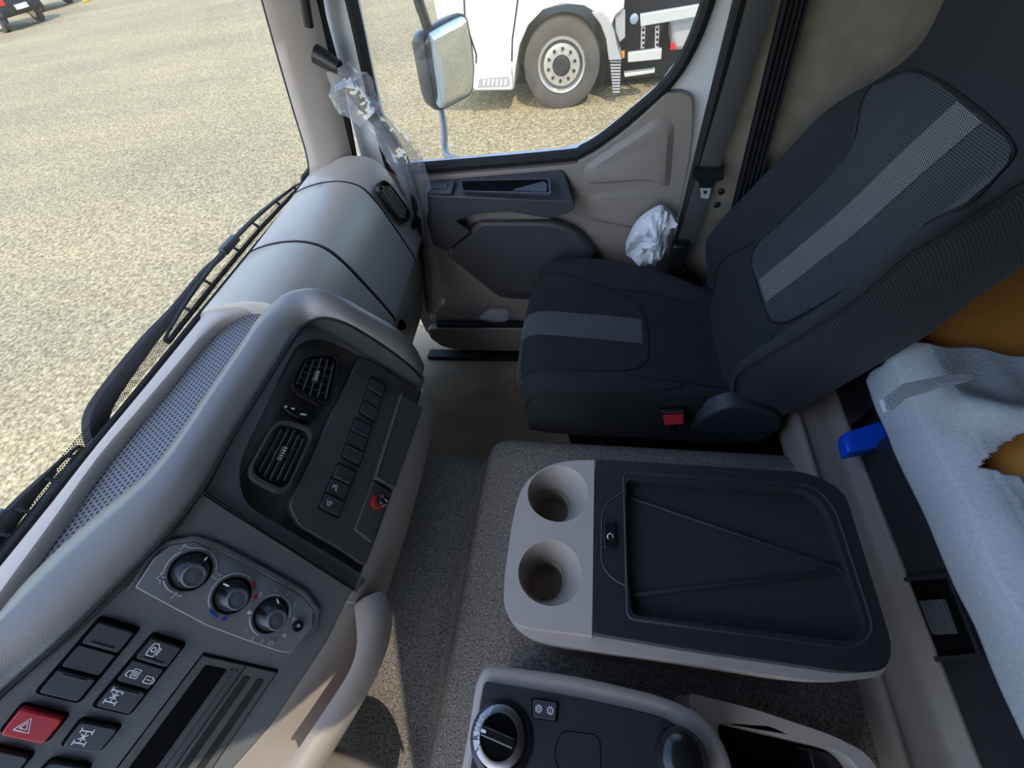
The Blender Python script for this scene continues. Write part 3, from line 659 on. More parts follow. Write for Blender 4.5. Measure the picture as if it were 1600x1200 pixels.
for (px, py, cx, cy, rp) in ((298, 892, 299, 905, 31), (363, 930, 366, 940, 28), (423, 961, 427, 972, 26)):
    c = CF.uv(px, py); e = CF.uv(px+rp, py); f2 = CF.uv(px, py+rp); R0 = .5*(math.dist(c, e)+math.dist(c, f2))
    kn_.append((c, R0))
    mb = MB(); f = CF.sub(*c)
    mb.lathe(f, [(R0*1.06, -.0005), (R0*1.04, .0012), (R0*.98, .0012), (R0*.9, -.0), (R0*.2, .0005)], 32); kb = mb.build('climate_dial', 'gloss_black', dash)
    e2 = CF.uv(cx, cy); wx, wy = (e2[0]-c[0])*.8, (e2[1]-c[1])*.8
    def lean(prof): return [[f.p(wx*min(1, h/.02)+r_*math.cos(2*math.pi*k/32), wy*min(1, h/.02)+r_*math.sin(2*math.pi*k/32), h) for k in range(32)] for r_, h in prof]
    mb = MB(); mb.grid(lean([(R0*.92, 0), (R0*.80, .008), (R0*.62, .016), (R0*.58, .0175)]), cv=True, caps=True); mb.build('dial_skirt', 'gloss_black', kb)
    mb = MB(); mb.grid(lean([(R0*.58, .014), (R0*.58, .021), (R0*.54, .0225), (R0*.46, .0225), (R0*.43, .0215), (.0001, .023)]), cv=True, caps=True); mb.build('dial_cap', 'knob_grey', kb)
    a = math.radians({298: 75, 363: 160, 423: 105}[px]); mb = MB()
    P_, Q_ = f.p(R0*.66*math.cos(a), R0*.66*math.sin(a), .0195), f.p(R0*.90*math.cos(a), R0*.90*math.sin(a), .006); mb.tube([P_, Q_], .0012, 6); mb.build('pointer', 'white_mark', kb)
# print around the dials
mb = MB(); H0, H1 = .0002, .0006
c, R0 = kn_[0]
for a0, a1 in ((25, 72), (88, 128), (150, 205), (228, 268)): mb.stroke(CF, arcuv(c, R0*1.22, a0, a1), .0014, H0, H1)
c, R0 = kn_[1]; mb.stroke(CF, arcuv(c, R0*1.22, 68, 235, 24), .0014, H0, H1)
c, R0 = kn_[2]; mb.stroke(CF, arcuv(c, R0*1.18, 15, 140, 20), .0014, H0, H1); mb.stroke(CF, arcuv(c, R0*1.2, 205, 268), .0014, H0, H1)
for i, a in enumerate((150, 112, 80, 45)): put_text(mb, CF, '0123'[i], .010, c[0]+R0*1.48*math.cos(math.radians(a)), c[1]+R0*1.48*math.sin(math.radians(a)), H1, 0)
put_text(mb, CF, '4', .010, c[0]+R0*1.48*math.cos(math.radians(12)), c[1]+R0*1.48*math.sin(math.radians(12)), H1)
for i, a in enumerate((235, 262, 285)): put_text(mb, CF, '123'[i], .008, c[0]+R0*1.48*math.cos(math.radians(a)), c[1]+R0*1.48*math.sin(math.radians(a)), H1)
mb.lathe(CF, [(.003, H0), (.003, H1)], 12, c=(c[0]+R0*1.3*math.cos(math.radians(195)), c[1]+R0*1.3*math.sin(math.radians(195))))
mb.build('dial_print', 'white_mark', clp)
c, R0 = kn_[0]
for k, a in (('person', 78), ('face', 140), ('person', 218), ('face', 278), ('screen', 12)): icon(CF, clp, k, c[0]+R0*1.34*math.cos(math.radians(a)), c[1]+R0*1.34*math.sin(math.radians(a)), .010, H0)
c, R0 = kn_[2]
for k, a in (('recirc', 8), ('recirc', 305), ('flake', 335)): icon(CF, clp, k, c[0]+R0*1.62*math.cos(math.radians(a)), c[1]+R0*1.62*math.sin(math.radians(a)), .007, H0)
c, R0 = kn_[1]
mb = MB(); mb.stroke(CF, arcuv(c, R0*1.24, 38, 60), .003, H0, H1); mb.lathe(CF, [(.0032, H0), (.0032, H1)], 12, c=(c[0]+R0*1.32*math.cos(math.radians(18)), c[1]+R0*1.32*math.sin(math.radians(18)))); mb.build('warm_print', 'red_mark', clp)
mb = MB(); mb.stroke(CF, arcuv(c, R0*1.24, 242, 270), .003, H0, H1); mb.lathe(CF, [(.0030, H0), (.0030, H1)], 12, c=(c[0]+R0*1.26*math.cos(math.radians(288)), c[1]+R0*1.26*math.sin(math.radians(288)))); mb.build('cold_print', 'blue_mark', clp)
u, v = CF.uv(465, 978); f = CF.sub(u, v); mb = MB(); mb.lathe(f, [(.0085, -.001), (.0085, .003), (.0078, .004), (.0068, .0035), (.0001, .0035)], 24); ab = mb.build('round_button', 'gloss_black', clp)
icon(f, ab, 'fan', 0, 0, .007, .0037)
# switch blocks
def sunk(quad_px, h0=.0005):
    q = P2.uvs(quad_px); mb = MB(); mb.prism(P2, rpoly(inset(q, 1.08, 1.07), .006), -.001, .0022); mb.build('switch_surround', 'deep_black', dash, bevel=.001); return q
q = sunk([(155, 966), (216, 984), (126, 1094), (59, 1078)])
for k in range(3): switch(P2, cell(q, .02, .98, k/3+.01, (k+1)/3-.01), dash, h=.011 if k != 1 else .008, m='switch_black', ridge={0: .85, 2: .15}.get(k))
q = sunk([(237, 991), (288, 1008), (205, 1113), (147, 1099)])
for k, ic in enumerate(([('mirror', .3, .42, .30)], [('lamp', .32, .5, .30), ('lock', .8, .6, .26)], [('glyph', .27, .45, .30)])):
    switch(P2, cell(q, .02, .98, k/3+.01, (k+1)/3-.01), dash, h=.011 if k != 1 else .008, ic=ic, ridge={0: .85, 2: .15}.get(k))
q = sunk([(36, 1098), (108, 1116), (73, 1158), (1, 1142)]); switch(P2, q, dash, name='hazard_button', h=.012, m='hazard_red', ic=[('tri', .36, .5, .26)], r=.005)
q = sunk([(128, 1121), (190, 1133), (157, 1172), (96, 1163)]); switch(P2, q, dash, h=.010, ic=[('glyph', .33, .5, .28)], r=.005)
q = sunk([(-10, 1162), (54, 1176), (15, 1222), (-52, 1208)]); switch(P2, q, dash, h=.010, r=.005)
q = sunk([(82, 1183), (144, 1194), (112, 1235), (46, 1222)]); switch(P2, q, dash, h=.010, r=.005)
# radio blank with slots
rq = P2.uvs([(317, 1023), (432, 1049), (300, 1245), (150, 1245)])
mb = MB(); mb.holed(P2, inset(rq, 1.03, 1.03), [inset(rq, .985, .985)], -.004, .001); mb.build('radio_gap', 'deep_black', dash)
mb = MB(); mb.prism(P2, cell(rq, 0, .56, 0, 1), -.004, .004); rb = mb.build('radio_blank', 'panel_black', dash, bevel=.0012)
mb = MB(); mb.prism(P2, rpoly(cell(rq, .10, .38, .06, .98), .002), .0035, .0046); mb.build('slot', 'deep_black', rb)
for a in (.43, .50): mb = MB(); mb.stroke(P2, [bil(rq, a, .05), bil(rq, a, .99)], .003, .004, .0065); mb.build('rib', 'panel_black', rb, bevel=.0006)
mb = MB(); mb.prism(P2, cell(rq, .58, 1, 0, 1), -.004, .004); rb2 = mb.build('radio_blank', 'panel_black', dash, bevel=.0012)
for a in (.67, .86): mb = MB(); mb.prism(P2, rpoly(cell(rq, a-.05, a+.05, .08, .98), .004), .0035, .0048); mb.build('slot', 'seam_black', rb2, bevel=.0004)

# ---- beige lower body below the panels
lp = [P1.p(*P1.uv(*p)) for p in [(659, 606), (648, 650), (632, 705), (612, 770), (585, 845), (556, 919), (541, 940)]]
rows = []
for i, p in enumerate(cr(lp, 4)):
    k = i/20.
    e = V((.010, 0, .002)); wd = .011+.004*math.sin(min(1, k)*math.pi)
    rows.append([p+V((-.02, 0, -.02)), p+V((0, 0, .001)), p+V((wd*.55, 0, -.012)), p+V((wd, 0, -.035)), p+V((wd*.8, 0, -.10)), p+V((-.03, 0, -.20)), p+V((-.16, 0, -.30)), p+V((-.30, 0, -.32))])
mb = MB(); mb.grid(rows); mb.build('lower_cover', 'beige_lower', dash, smooth=60, solid=.003)
# ---- storage tray with a rolled lip under the driver panel
pe = [P2.p(*P2.uv(*p), -.004) for p in [(552, 922), (540, 940), (512, 1002), (470, 1066), (422, 1136), (352, 1216), (290, 1290)]]
li = [atZ(*p, .675) for p in [(549, 948), (553, 985), (552, 1020), (540, 1055), (507, 1105), (452, 1185), (400, 1260)]]
lo = [atZ(*p, .665) for p in [(592, 922), (601, 952), (597, 990), (582, 1035), (552, 1095), (500, 1180), (450, 1260)]]
pe, li, lo = cr(pe, 5), cr(li, 5), cr(lo, 5)
rows = []
for i, (a, b, c) in enumerate(zip(pe, li, lo)):
    k = min(1, i/6); dp = .02+.10*k
    rows.append([a+V((-.01, .0, .01)), a+V((.004, 0, -.006)), a+V((.0, 0, -dp)), a.lerp(b, .5)+V((0, 0, -dp*1.25)), b+V((-.004, 0, -dp)), b+V((0, 0, -.012)), b.lerp(c, .12)+V((0, 0, .003)), b.lerp(c, .5)+V((0, 0, .008)), b.lerp(c, .88)+V((0, 0, 0)), c+V((0, 0, -.015)), c+V((-.012, 0, -.07)), c+V((-.07, 0, -.15)), c+V((-.20, 0, -.19))])
mb = MB(); mb.grid(rows); mb.build('storage_tray', 'beige_lower', dash, smooth=55, solid=.003)

# ================================================================== ENGINE COVER
pf = [(-.90, .30), (-.84, .395), (-.70, .395), (-.45, .392), (-.345, .386), (-.316, .374), (-.298, .380), (-.283, .425), (-.268, .442), (-.24, .450), (0, .452), (.30, .452), (.485, .450), (.50, .43), (.50, .0)]
pfc = cr([(a, b, 0) for a, b in pf], 4)
rows = []
for y, dz in ((-.80, 0), (-.3, 0), (.2, 0), (.50, 0), (.55, -.004), (.575, -.014), (.592, -.035), (.600, -.08), (.604, -.46)):
    rows.append([V((p.x, y-.035*max(0, min(1, (-.24-p.x)/.08)), max(.0, p.y+dz))) for p in pfc])
mb = MB(); mb.grid(rows); mb.build('engine_cover', 'carpet', label='speckled grey carpet engine cover running between the seats and the dashboard', cat='engine cover', smooth=70)
# beige column shroud at the carpet edge
mb = MB(); rows = []
for k in range(9):
    t = k/8; a = math.pi*t
    rows.append([V((-.47+.075*math.cos(math.pi-a)*s+.03*0, -.115-.10*j, .45+.09*math.sin(a)*s+.0)) for j, s in ((0, .86), (.08, .97), (.3, 1.05), (1, 1.15), (2.2, 1.3))])
mb.grid([[V((-.54+.20*i/8, 0, 0)) for i in range(2)]]) if 0 else None
cs = [V((-.53, -.11, .44)), V((-.525, -.112, .475)), V((-.50, -.118, .49)), V((-.43, -.122, .492)), V((-.385, -.128, .488)), V((-.355, -.14, .47)), V((-.335, -.155, .44))]
cs = cr(cs, 4)
rows = [[p+V((0, 0, -.01)) for p in cs], cs, [p+V((.0, -.012, .012)) for p in cs], [p+V((.012, -.10, .03)) for p in cs], [p+V((.03, -.35, .06)) for p in cs]]
mb = MB(); mb.grid(rows); mb.build('column_shroud', 'beige_lower', label='beige plastic shroud on the carpet below the storage tray', cat='shroud', smooth=60, solid=.004)

# ================================================================== CONSOLE BOX
ZT = .73
con = thing('console_box', (.13, .24, .45), 'beige console box with two cup holders and a black lidded tray', 'console')
T = Fr((0, 0, ZT), (1, 0, 0), (0, 1, 0))
def Tu(pl, off=0): return T.uvs(pl, off)
B_ = Fr((0, 0, .695), (1, 0, 0), (0, 1, 0))
bo = [(p.x, p.y) for p in cr([V((a, b, 0)) for a, b in [(.37, .385), (.2, .386), (0, .386), (-.07, .38), (-.115, .345), (-.137, .25)]+B_.uvs([(789, 925), (795, 962), (815, 988), (860, 1006), (1000, 1026), (1100, 1040), (1250, 1062), (1330, 1063), (1378, 1045)])+[(.422, .16), (.415, .34)]], 4, closed=True)]
mb = MB(); mb.holed(T, inset(bo, .995, .99), [inset(bo, .97, .95)[::-1]], -.09, -.040); mb.build('box_body', 'beige', con, bevel=.004, seg=2)
mb = MB(); mb.holed(T, inset(bo, .97, .93), [inset(bo, .95, .90)[::-1]], -.275, -.07); mb.build('box_plinth', 'beige_lower', con, bevel=.004)
# front cap with two flared cups
capo = Tu([(929, 719)])+[(p.x, p.y) for p in cr([V((a, b, 0)) for a, b in Tu([(905, 719), (878, 722), (847, 733), (819, 758), (804, 800), (794, 860), (788, 910), (791, 950), (803, 972), (835, 982), (880, 987), (905, 990)])], 4)]+Tu([(925, 993)])
# cups: rim circles (flared towards the rear-right), inner bore
c1 = [(-.060, .309), .056, (-.072, .303), .0375]; c2 = [(-.063, .170), .0525, (-.073, .171), .0365]
def rimloop(c): # slightly egg-shaped rim
    (x, y), r, _, _ = c
    return [(x+r*math.cos(a)*(1.0+.06*math.cos(a-.7)), y+r*math.sin(a)*(1.0+.10*math.cos(a-.8))*.98) for a in [2*math.pi*i/40 for i in range(40)]]
r1, r2 = rimloop(c1), rimloop(c2)
mb = MB(); mb.holed(T, capo, [r1[::-1], r2[::-1]], -.03, 0); mb.build('cup_panel', 'beige', con, bevel=.008, seg=3)
for c, r in ((c1, r1), (c2, r2)):
    mb = MB(); (bx, by), br = c[2], c[3]; bc = circ(br, 40, (bx, by)); b2 = circ(br*.97, 40, (bx, by)); b3 = circ(br*.86, 40, (bx, by))
    mix = lambda A, B, t: [(a[0]*(1-t)+b[0]*t, a[1]*(1-t)+b[1]*t) for a, b in zip(A, B)]
    R = [(inset(r, 1.0), -.004), (mix(r, bc, .25), -.014), (mix(r, bc, .6), -.030), (mix(r, bc, .95), -.044), (bc, -.048), (b2, -.060), (inset(b2, .90), -.0615), (b3, -.064), (inset(b3, .97), -.090), (inset(b3, .5), -.0905), (inset(b3, .002), -.0905)]
    mb.grid([[T.p(u, v, h) for u, v in l] for l, h in R], cv=True); cu = mb.build('cup_holder', 'beige_lower', con, smooth=35)
mb = MB(); mb.holed(T, bo, [inset(r1, 1.05)[::-1], inset(r2, 1.05)[::-1]], -.060, -.024); mb.build('box_rim', 'beige', con, bevel=.012, seg=4)
# lid with raised border, sunk tray, ribs, latch
lo_ = rpoly(Tu([(931, 721), (1262, 742), (1315, 770), (1388, 1010), (1380, 1048), (1330, 1052), (1080, 1016), (926, 990)]), [.006, .05, .05, .05, .02, .04, .02, .012], 6)
tr_ = rpoly(Tu([(978, 752), (1258, 768), (1290, 800), (1350, 985), (1325, 1005), (985, 962), (978, 860)]), [.012, .03, .03, .03, .02, .012, .01], 5)
mb = MB(); mb.holed(T, lo_, [tr_[::-1]], -.024, .010); lid = mb.build('lid', 'lid_black', con, bevel=.009, seg=4)
mb = MB(); mb.prism(T, inset(tr_, 1.02), -.024, -.008); mb.build('tray_mat', 'mat_black', lid)
tr2 = rpoly(Tu([(974, 742), (1265, 760), (1300, 795), (1362, 990), (1330, 1015), (980, 968)]), [.012, .03, .03, .03, .02, .012], 5)
pth = [T.p(u, v, .0085) for u, v in tr2]; mb = MB(); mb.tube(pth+[pth[0]], .0028, 6); mb.build('tray_rim', 'lid_black', lid)
for a, b in (((985, 778), (1310, 888)), ((990, 930), (1316, 893))):
    A, B = T.uv(*a, -.008), T.uv(*b, -.008); mb = MB(); mb.stroke(T, [A, B], .005, -.009, -.0045); mb.build('tray_rib', 'lid_black', lid, bevel=.0015)
    mb = MB(); e = T.uv(b[0]+2, b[1]); mb.lathe(T.sub(*e), [(.004, -.007), (.004, -.0025), (.002, -.002)], 10); mb.build('rib_stud', 'rubber_black', lid)
pq = rpoly(Tu([(978, 770), (952, 785), (940, 805), (940, 885), (955, 905), (978, 918)]), [0, .01, .012, .012, .01, 0], 4)
mb = MB(); pth = [T.p(u, v, .0085) for u, v in pq]; mb.tube(pth, .0025, 6); mb.build('latch_surround', 'lid_black', lid)
mb = MB(); mb.prism(T, rpoly(Tu([(942, 818), (962, 818), (963, 861), (943, 861)]), .002), .007, .016, .93); lt = mb.build('latch', 'gloss_black', con, bevel=.0012)
u, v = T.uv(954, 839, .016); mb = MB(); mb.lathe(T.sub(u, v, .016), [(.0060, -.001), (.0060, .001), (.0045, .0016), (.004, .0006), (.0001, .0006)], 20); mb.build('lock_barrel', 'chrome', lt)
mb = MB(); mb.box(T.p(u, v, .0168), (.0012, .006, .0006)); mb.build('key_slot', 'deep_black', lt)

# ================================================================== GEAR CONSOLE
gear = thing('gear_console', (0, -.1, .45), 'black-topped gear selector console with rotary dial, bottom of the view', 'gear console')
ZG = .70
G = Fr((0, 0, ZG), (1, 0, 0), (0, 1, 0))
go = rpoly(G.uvs([(757, 1037), (900, 1055), (1040, 1088), (1110, 1120), (1150, 1190), (1160, 1330), (690, 1330), (722, 1185), (742, 1062)]), [.012, .05, .03, .04, .05, .02, .02, .05, .015], 5)
gi = rpoly(G.uvs([(757, 1064), (900, 1088), (1035, 1119), (1085, 1150), (1112, 1215), (1120, 1330), (715, 1330), (738, 1185), (752, 1090)]), [.008, .05, .03, .04, .05, .02, .02, .05, .01], 5)
mb = MB(); mb.loop([G.p(u, v, -.24) for u, v in inset(go, 1.0, 1.0)], [G.p(u, v, -.006) for u, v in go]); mb.build('console_body', 'beige', gear, bevel=.010, seg=3)
mb = MB(); mb.prism(G, gi, -.012, .003); gt = mb.build('top_plate', 'lid_black', gear, bevel=.002)
u, v = G.uv(782, 1150); e = G.uv(822, 1150); R0 = math.dist((u, v), e); Gd = G.sub(u, v, .003)
mb = MB(); mb.lathe(Gd, [(R0*1.22, -.002), (R0*1.20, .004), (R0*1.02, .006), (R0*1.0, .003)], 40, c=(.002, -.002)); dl = mb.build('selector_base', 'gloss_black', gear)
mb = MB(); mb.lathe(Gd, [(R0, .003), (R0*.98, .010), (R0*.80, .013), (R0*.72, .013), (R0*.70, .008)], 48); mb.build('selector_ring', 'steel', dl)
mb = MB(); mb.lathe(Gd, [(R0*.72, .006), (R0*.70, .011), (R0*.3, .012)], 40); mb.build('selector_well', 'deep_black', dl)
mb = MB(); ang = math.radians(170); d_ = V((math.cos(ang), math.sin(ang)))
o = rpoly([(-.72*R0, -.17*R0), (.72*R0, -.17*R0), (.72*R0, .17*R0), (-.72*R0, .17*R0)], .004); gf = Gd.sub(0, 0, 0, math.radians(-10))
mb.prism(gf, o, .010, .026, .94); mb.build('selector_grip', 'gloss_black', dl, bevel=.002)
mb = MB(); mb.prism(gf, rrect(.2*R0, .10*R0, .001, c=(-.56*R0, 0)), .0258, .0266); mb.build('grip_mark', 'white_mark', dl)
mb = MB(); 
wp = [(R0*.985*math.cos(math.radians(a)), R0*.985*math.sin(math.radians(a))) for a in range(178, 216, 4)]+[(R0*.75*math.cos(math.radians(a)), R0*.75*math.sin(math.radians(a))) for a in range(214, 176, -4)]
mb.prism(Gd, wp, .011, .0136); mb.build('dial_scale', 'white_mark', dl)
mb = MB()
for s_, a in (('D', 145), ('N', 168)): put_text(mb, Gd, s_, .0105, R0*.87*math.cos(math.radians(a)), R0*.87*math.sin(math.radians(a)), .0140, math.radians(a-180+180-90+0))
mb.build('dial_letters', 'white_mark', dl)
mb = MB(); put_text(mb, Gd, 'R', .0105, R0*.87*math.cos(math.radians(190)), R0*.87*math.sin(math.radians(190)), .0142, math.radians(100)); mb.build('dial_letters', 'seam_black', dl)
icon(Gd, dl, 'cig', R0*.87*math.cos(math.radians(122)), R0*.87*math.sin(math.radians(122)), .011, .0138)
icon(Gd, dl, 'cig', R0*.87*math.cos(math.radians(210)), R0*.87*math.sin(math.radians(210)), .009, .0138, m='seam_black')
bq = G.uvs([(832, 1091), (872, 1097), (870, 1127), (832, 1121)])
mb = MB(); mb.prism(G, rpoly(inset(bq, 1.08), .004), .002, .0045); mb.build('button_surround', 'deep_black', gear, bevel=.001)
switch(G, bq, gear, name='gear_button', h=.009, ic=[('gearp', .27, .5, .22), ('gearm', .73, .5, .22)], base=.002)
rl = rpoly(G.uvs([(876, 1141), (930, 1147), (938, 1158), (938, 1215), (880, 1215), (864, 1180)]), [.012, .004, .004, 0, .01, .02], 5)
mb = MB(); mb.stroke(G, rl+[rl[0]], .0012, .0028, .0034); mb.build('blank_outline', 'deep_black', gear)
u, v = G.uv(1068, 1186, .02); Gk = G.sub(u, v, 0)
mb = MB(); mb.lathe(Gk, [(.030, 0), (.034, .006), (.033, .016), (.026, .026), (.014, .032), (.0001, .033)], 28); bk = mb.build('brake_knob', 'gloss_black', gear)
mb = MB(); mb.lathe(Gk, [(.015, .020), (.015, .030), (.012, .031), (.012, .022)], 24, c=(.022, -.022)); mb.build('knob_ring', 'chrome', bk)
# cubby beside it
cub = thing('storage_cubby', (.25, -.1, .45), 'open beige cubby with dark inside next to the gear console', 'cubby')
K = Fr((0, 0, .60), (1, 0, 0), (0, 1, 0))
co = rpoly(K.uvs([(1075, 1082), (1180, 1108), (1300, 1148), (1360, 1178), (1392, 1240), (1400, 1340), (1110, 1340)]), [.01, .02, .04, .04, .03, .01, .01], 4)
ci = rpoly(K.uvs([(1120, 1128), (1180, 1142), (1270, 1163), (1325, 1178), (1358, 1225), (1365, 1330), (1150, 1330)]), [.01, .02, .01, .03, .03, .01, .01], 4)
mb = MB(); mb.holed(K, co, [ci[::-1]], -.146, 0); mb.build('cubby_wall', 'beige', cub, bevel=.008, seg=3)
mb = MB(); mb.prism(K, inset(ci, 1.02), -.146, -.12); mb.build('cubby_floor', 'deep_black', cub)
mb = MB(); mb.box(K.p(*K.uv(1320, 1200), -.08), (.05, .03, .06)); mb.build('divider', 'gloss_black', cub, bevel=.004)

# ================================================================== PASSENGER SEAT
seat = thing('passenger_seat', (.08, .93, 0), 'dark blue-grey cloth passenger seat with woven light stripe down the middle', 'seat')
YC = .93
def smooth(a, b, x): t = max(0, min(1, (x-a)/(b-a))); return t*t*(3-2*t)
def cush(s, t, off=0):
    """s 0 front lip bottom .. 1 rear ; t -1 near .. 1 far"""
    prof = [(-.175, .375), (-.212, .44), (-.218, .50), (-.205, .545), (-.16, .566), (-.08, .566), (.05, .552), (.18, .535), (.30, .515), (.40, .50)]
    kk = max(0, min(.99999, s))*(len(cushc)-1); i = int(kk); P = cushc[i].lerp(cushc[i+1], kk-i)
    a = abs(t); hw = .268+.012*smooth(.2, .6, s)
    if t > 0: hw -= .085*smooth(.64, .95, s)
    y = YC+t*hw
    top = P.z
    bol = (.048 if t > 0 else .03)*smooth(.55, .85, a)*smooth(.28, .5, s)*(1-.6*smooth(.8, 1, s))
    drop = .0
    if a > .86: q = (a-.86)/.14; drop = .085*(1-math.sqrt(max(0, 1-q*q)))
    front = .03*smooth(.5, 1.0, a)**2
    x = P.x+front*(1-smooth(.35, .7, s))*1.0-.02*math.cos(t*1.2)*(1-smooth(.2, .5, s))+.01
    z = max(.372, top+bol-drop-.012*math.exp(-(t/.5)**2)*smooth(.35, .6, s))
    return V((x, y, z+off))
cushc = cr([V((a, 0, b)) for a, b in [(-.175, .375), (-.212, .44), (-.218, .50), (-.203, .545), (-.16, .563), (-.08, .562), (.05, .548), (.18, .530), (.30, .512), (.40, .50)]], 8)
NS, NT = 60, 48
mb = MB(); rows = []
for i in range(NS+1):
    r = [cush(i/NS, -1+2*j/NT) for j in range(NT+1)]
    r = [V((r[0].x, r[0].y-.004, .372))]+r+[V((r[-1].x, r[-1].y+.004, .372))]
    rows.append(r)
mb.grid(rows, cv=True, caps=True); mb.build('cushion', 'seat_fabric', seat, smooth=60)
def cpatch(name, m, s0, s1, t0, t1, off=.0018, ns=40, n2=8):
    mb = MB(); rows = []
    for i in range(ns+1):
        s = s0+(s1-s0)*i/ns
        rr = []
        for j in range(n2+1):
            t = t0+(t1-t0)*j/n2; p = cush(s, t); a = cush(min(1, s+.01), t)-cush(max(0, s-.01), t); b = cush(s, t+.02)-cush(s, t-.02); n_ = a.cross(b).normalized()
            rr.append(p+n_*off)
        rows.append(rr)
    mb.grid(rows); return mb.build(name, m, seat, smooth=70)
cpatch('cushion_stripe', 'cushion_stripe', .12, .735, -.20, .17, n2=10)
cpatch('front_twill', 'seat_twill', .05, .32, -.80, -.22, .0012)
def seam(pts, r=.0022, off=.001, fn=None, m='seam_black', name='seam'):
    P = cr([V((a, b, 0)) for a, b in pts], 8); mb = MB(); mb.tube([(fn or cush)(p.x, p.y)+V((0, 0, off)) for p in P], r, 6); return mb.build(name, m, seat)
seam([(.07, .72), (.30, .74), (.50, .70), (.65, .58), (.72, .42), (.745, .1), (.745, -.35), (.72, -.55), (.65, -.68), (.55, -.73), (.30, -.75), (.07, -.75)])
seam([(.66, .58), (.78, .62), (.97, .60)]); seam([(.66, -.66), (.76, -.74), (.97, -.72)])
seam([(.07, -.96), (.3, -.965), (.6, -.965), (.75, -.90), (.82, -.78)])
# backrest
UB, NB, OB = V((.436, 0, .9)).normalized(), V((-.9, 0, .436)).normalized(), V((.357, YC, .52))
def hwf(u):
    wn = [(-.08, .25), (.0, .265), (.1, .28), (.35, .283), (.5, .268), (.62, .245), (.72, .25), (.9, .24), (1.0, .20)]
    for (a, wa), (b, wb) in zip(wn, wn[1:]):
        if u <= b: return wa+(wb-wa)*smooth(a, b, u)
    return .2
def back(u, t, off=0):
    """u up the back (m), t -1 near .. 1 far"""
    hw = hwf(u)
    a = abs(t); bol = .085*smooth(.58, .92, a)*smooth(-.02, .12, u)*(1-.75*smooth(.45, .66, u))
    q = 0
    if a > .9: k = (a-.9)/.1; q = .09*(1-math.sqrt(max(0, 1-k*k)))
    lum = .012*math.exp(-((u-.16)/.10)**2)-.005*smooth(.30, .40, u)*(1-smooth(.40, .54, u))
    head = .05*smooth(.64, .78, u)
    topr = .10*smooth(.93, 1.02, u)
    return OB+UB*u+NB*(bol-q+lum+head-topr+off-.003)+V((0, t*hw, 0))
NU, NT2 = 70, 56
mb = MB(); rows = []
for i in range(NU+1):
    u = -.08+1.08*i/NU; r = [back(u, -1+2*j/NT2) for j in range(NT2+1)]
    hb = .13-.03*smooth(.0, .9, u)
    A, B = r[0], r[-1]; bk_ = OB+UB*u-NB*hb
    wr = (A.y-YC)
    r = r+[V((bk_.x, B.y-.01, bk_.z)), V((bk_.x-NB.x*.02, YC+.1, bk_.z-NB.z*.02)), V((bk_.x-NB.x*.02, YC-.1, bk_.z-NB.z*.02)), V((bk_.x, A.y+.01, bk_.z))]
    rows.append(r)
mb.grid(rows, cv=True, caps=True); mb.build('backrest', 'seat_fabric', seat, smooth=60)
def bpatch(name, m, fn_t, u0, u1, off=.002, nu=60, n2=20):
    mb = MB(); rows = []
    for i in range(nu+1):
        u = u0+(u1-u0)*i/nu; t0, t1 = fn_t(u); rows.append([back(u, t0+(t1-t0)*j/n2, off) for j in range(n2+1)])
    mb.grid(rows); return mb.build(name, m, seat, smooth=70)
insl = [(.168, -.30), (.175, -.42), (.21, -.53), (.35, -.60), (.46, -.66), (.555, -.90), (.60, -.78), (.628, -.55)]
insr = [(.168, .40), (.18, .50), (.205, .575), (.31, .575), (.47, .63), (.57, .86), (.615, .80), (.628, .60)]
def lerpl(L, u):
    for (a, ta), (b, tb) in zip(L, L[1:]):
        if u <= b: return ta+(tb-ta)*max(0, (u-a))/(b-a)
    return L[-1][1]
bpatch('back_insert', 'seat_rib', lambda u: (lerpl(insl, u), lerpl(insr, u)), .168, .628)
bpatch('back_stripe', 'seat_stripe', lambda u: (-.052/hwf(u), .035/hwf(u)), .175, .626, .0035, n2=8)
def bk2(u, t): return back(u, t, .002)
seam(insl+[(.634, 0)]+insr[::-1]+[(.164, 0), insl[0]], fn=bk2, off=0, r=.0025)
seam([(.02, -.93), (.2, -.955), (.4, -.955), (.55, -.95), (.66, -.93)], fn=bk2, off=0, r=.0025); 
seam([(.05, -.62), (.10, -.66), (.168, -.56)], fn=bk2, off=0); seam([(-.03, .5), (.06, .72), (.2, .62)], fn=bk2, off=0)
# ribbed side band of the near bolster
mb = MB(); rows = []
for i in range(41):
    u = -.02+.72*i/40; A = back(u, -.965); hb = .125-.03*smooth(0, .9, u); bkp = OB+UB*u-NB*hb; bkp.y = back(u, -1).y+.006
    rows.append([A+V((0, -.002, 0)), A.lerp(bkp, .1)+V((0, -.007, 0)), A.lerp(bkp, .5)+V((0, -.010, 0)), A.lerp(bkp, .92)+V((0, -.009, 0)), bkp+V((0, 0, 0))])
mb.grid(rows); mb.build('side_band', 'seat_twill', seat, smooth=60)
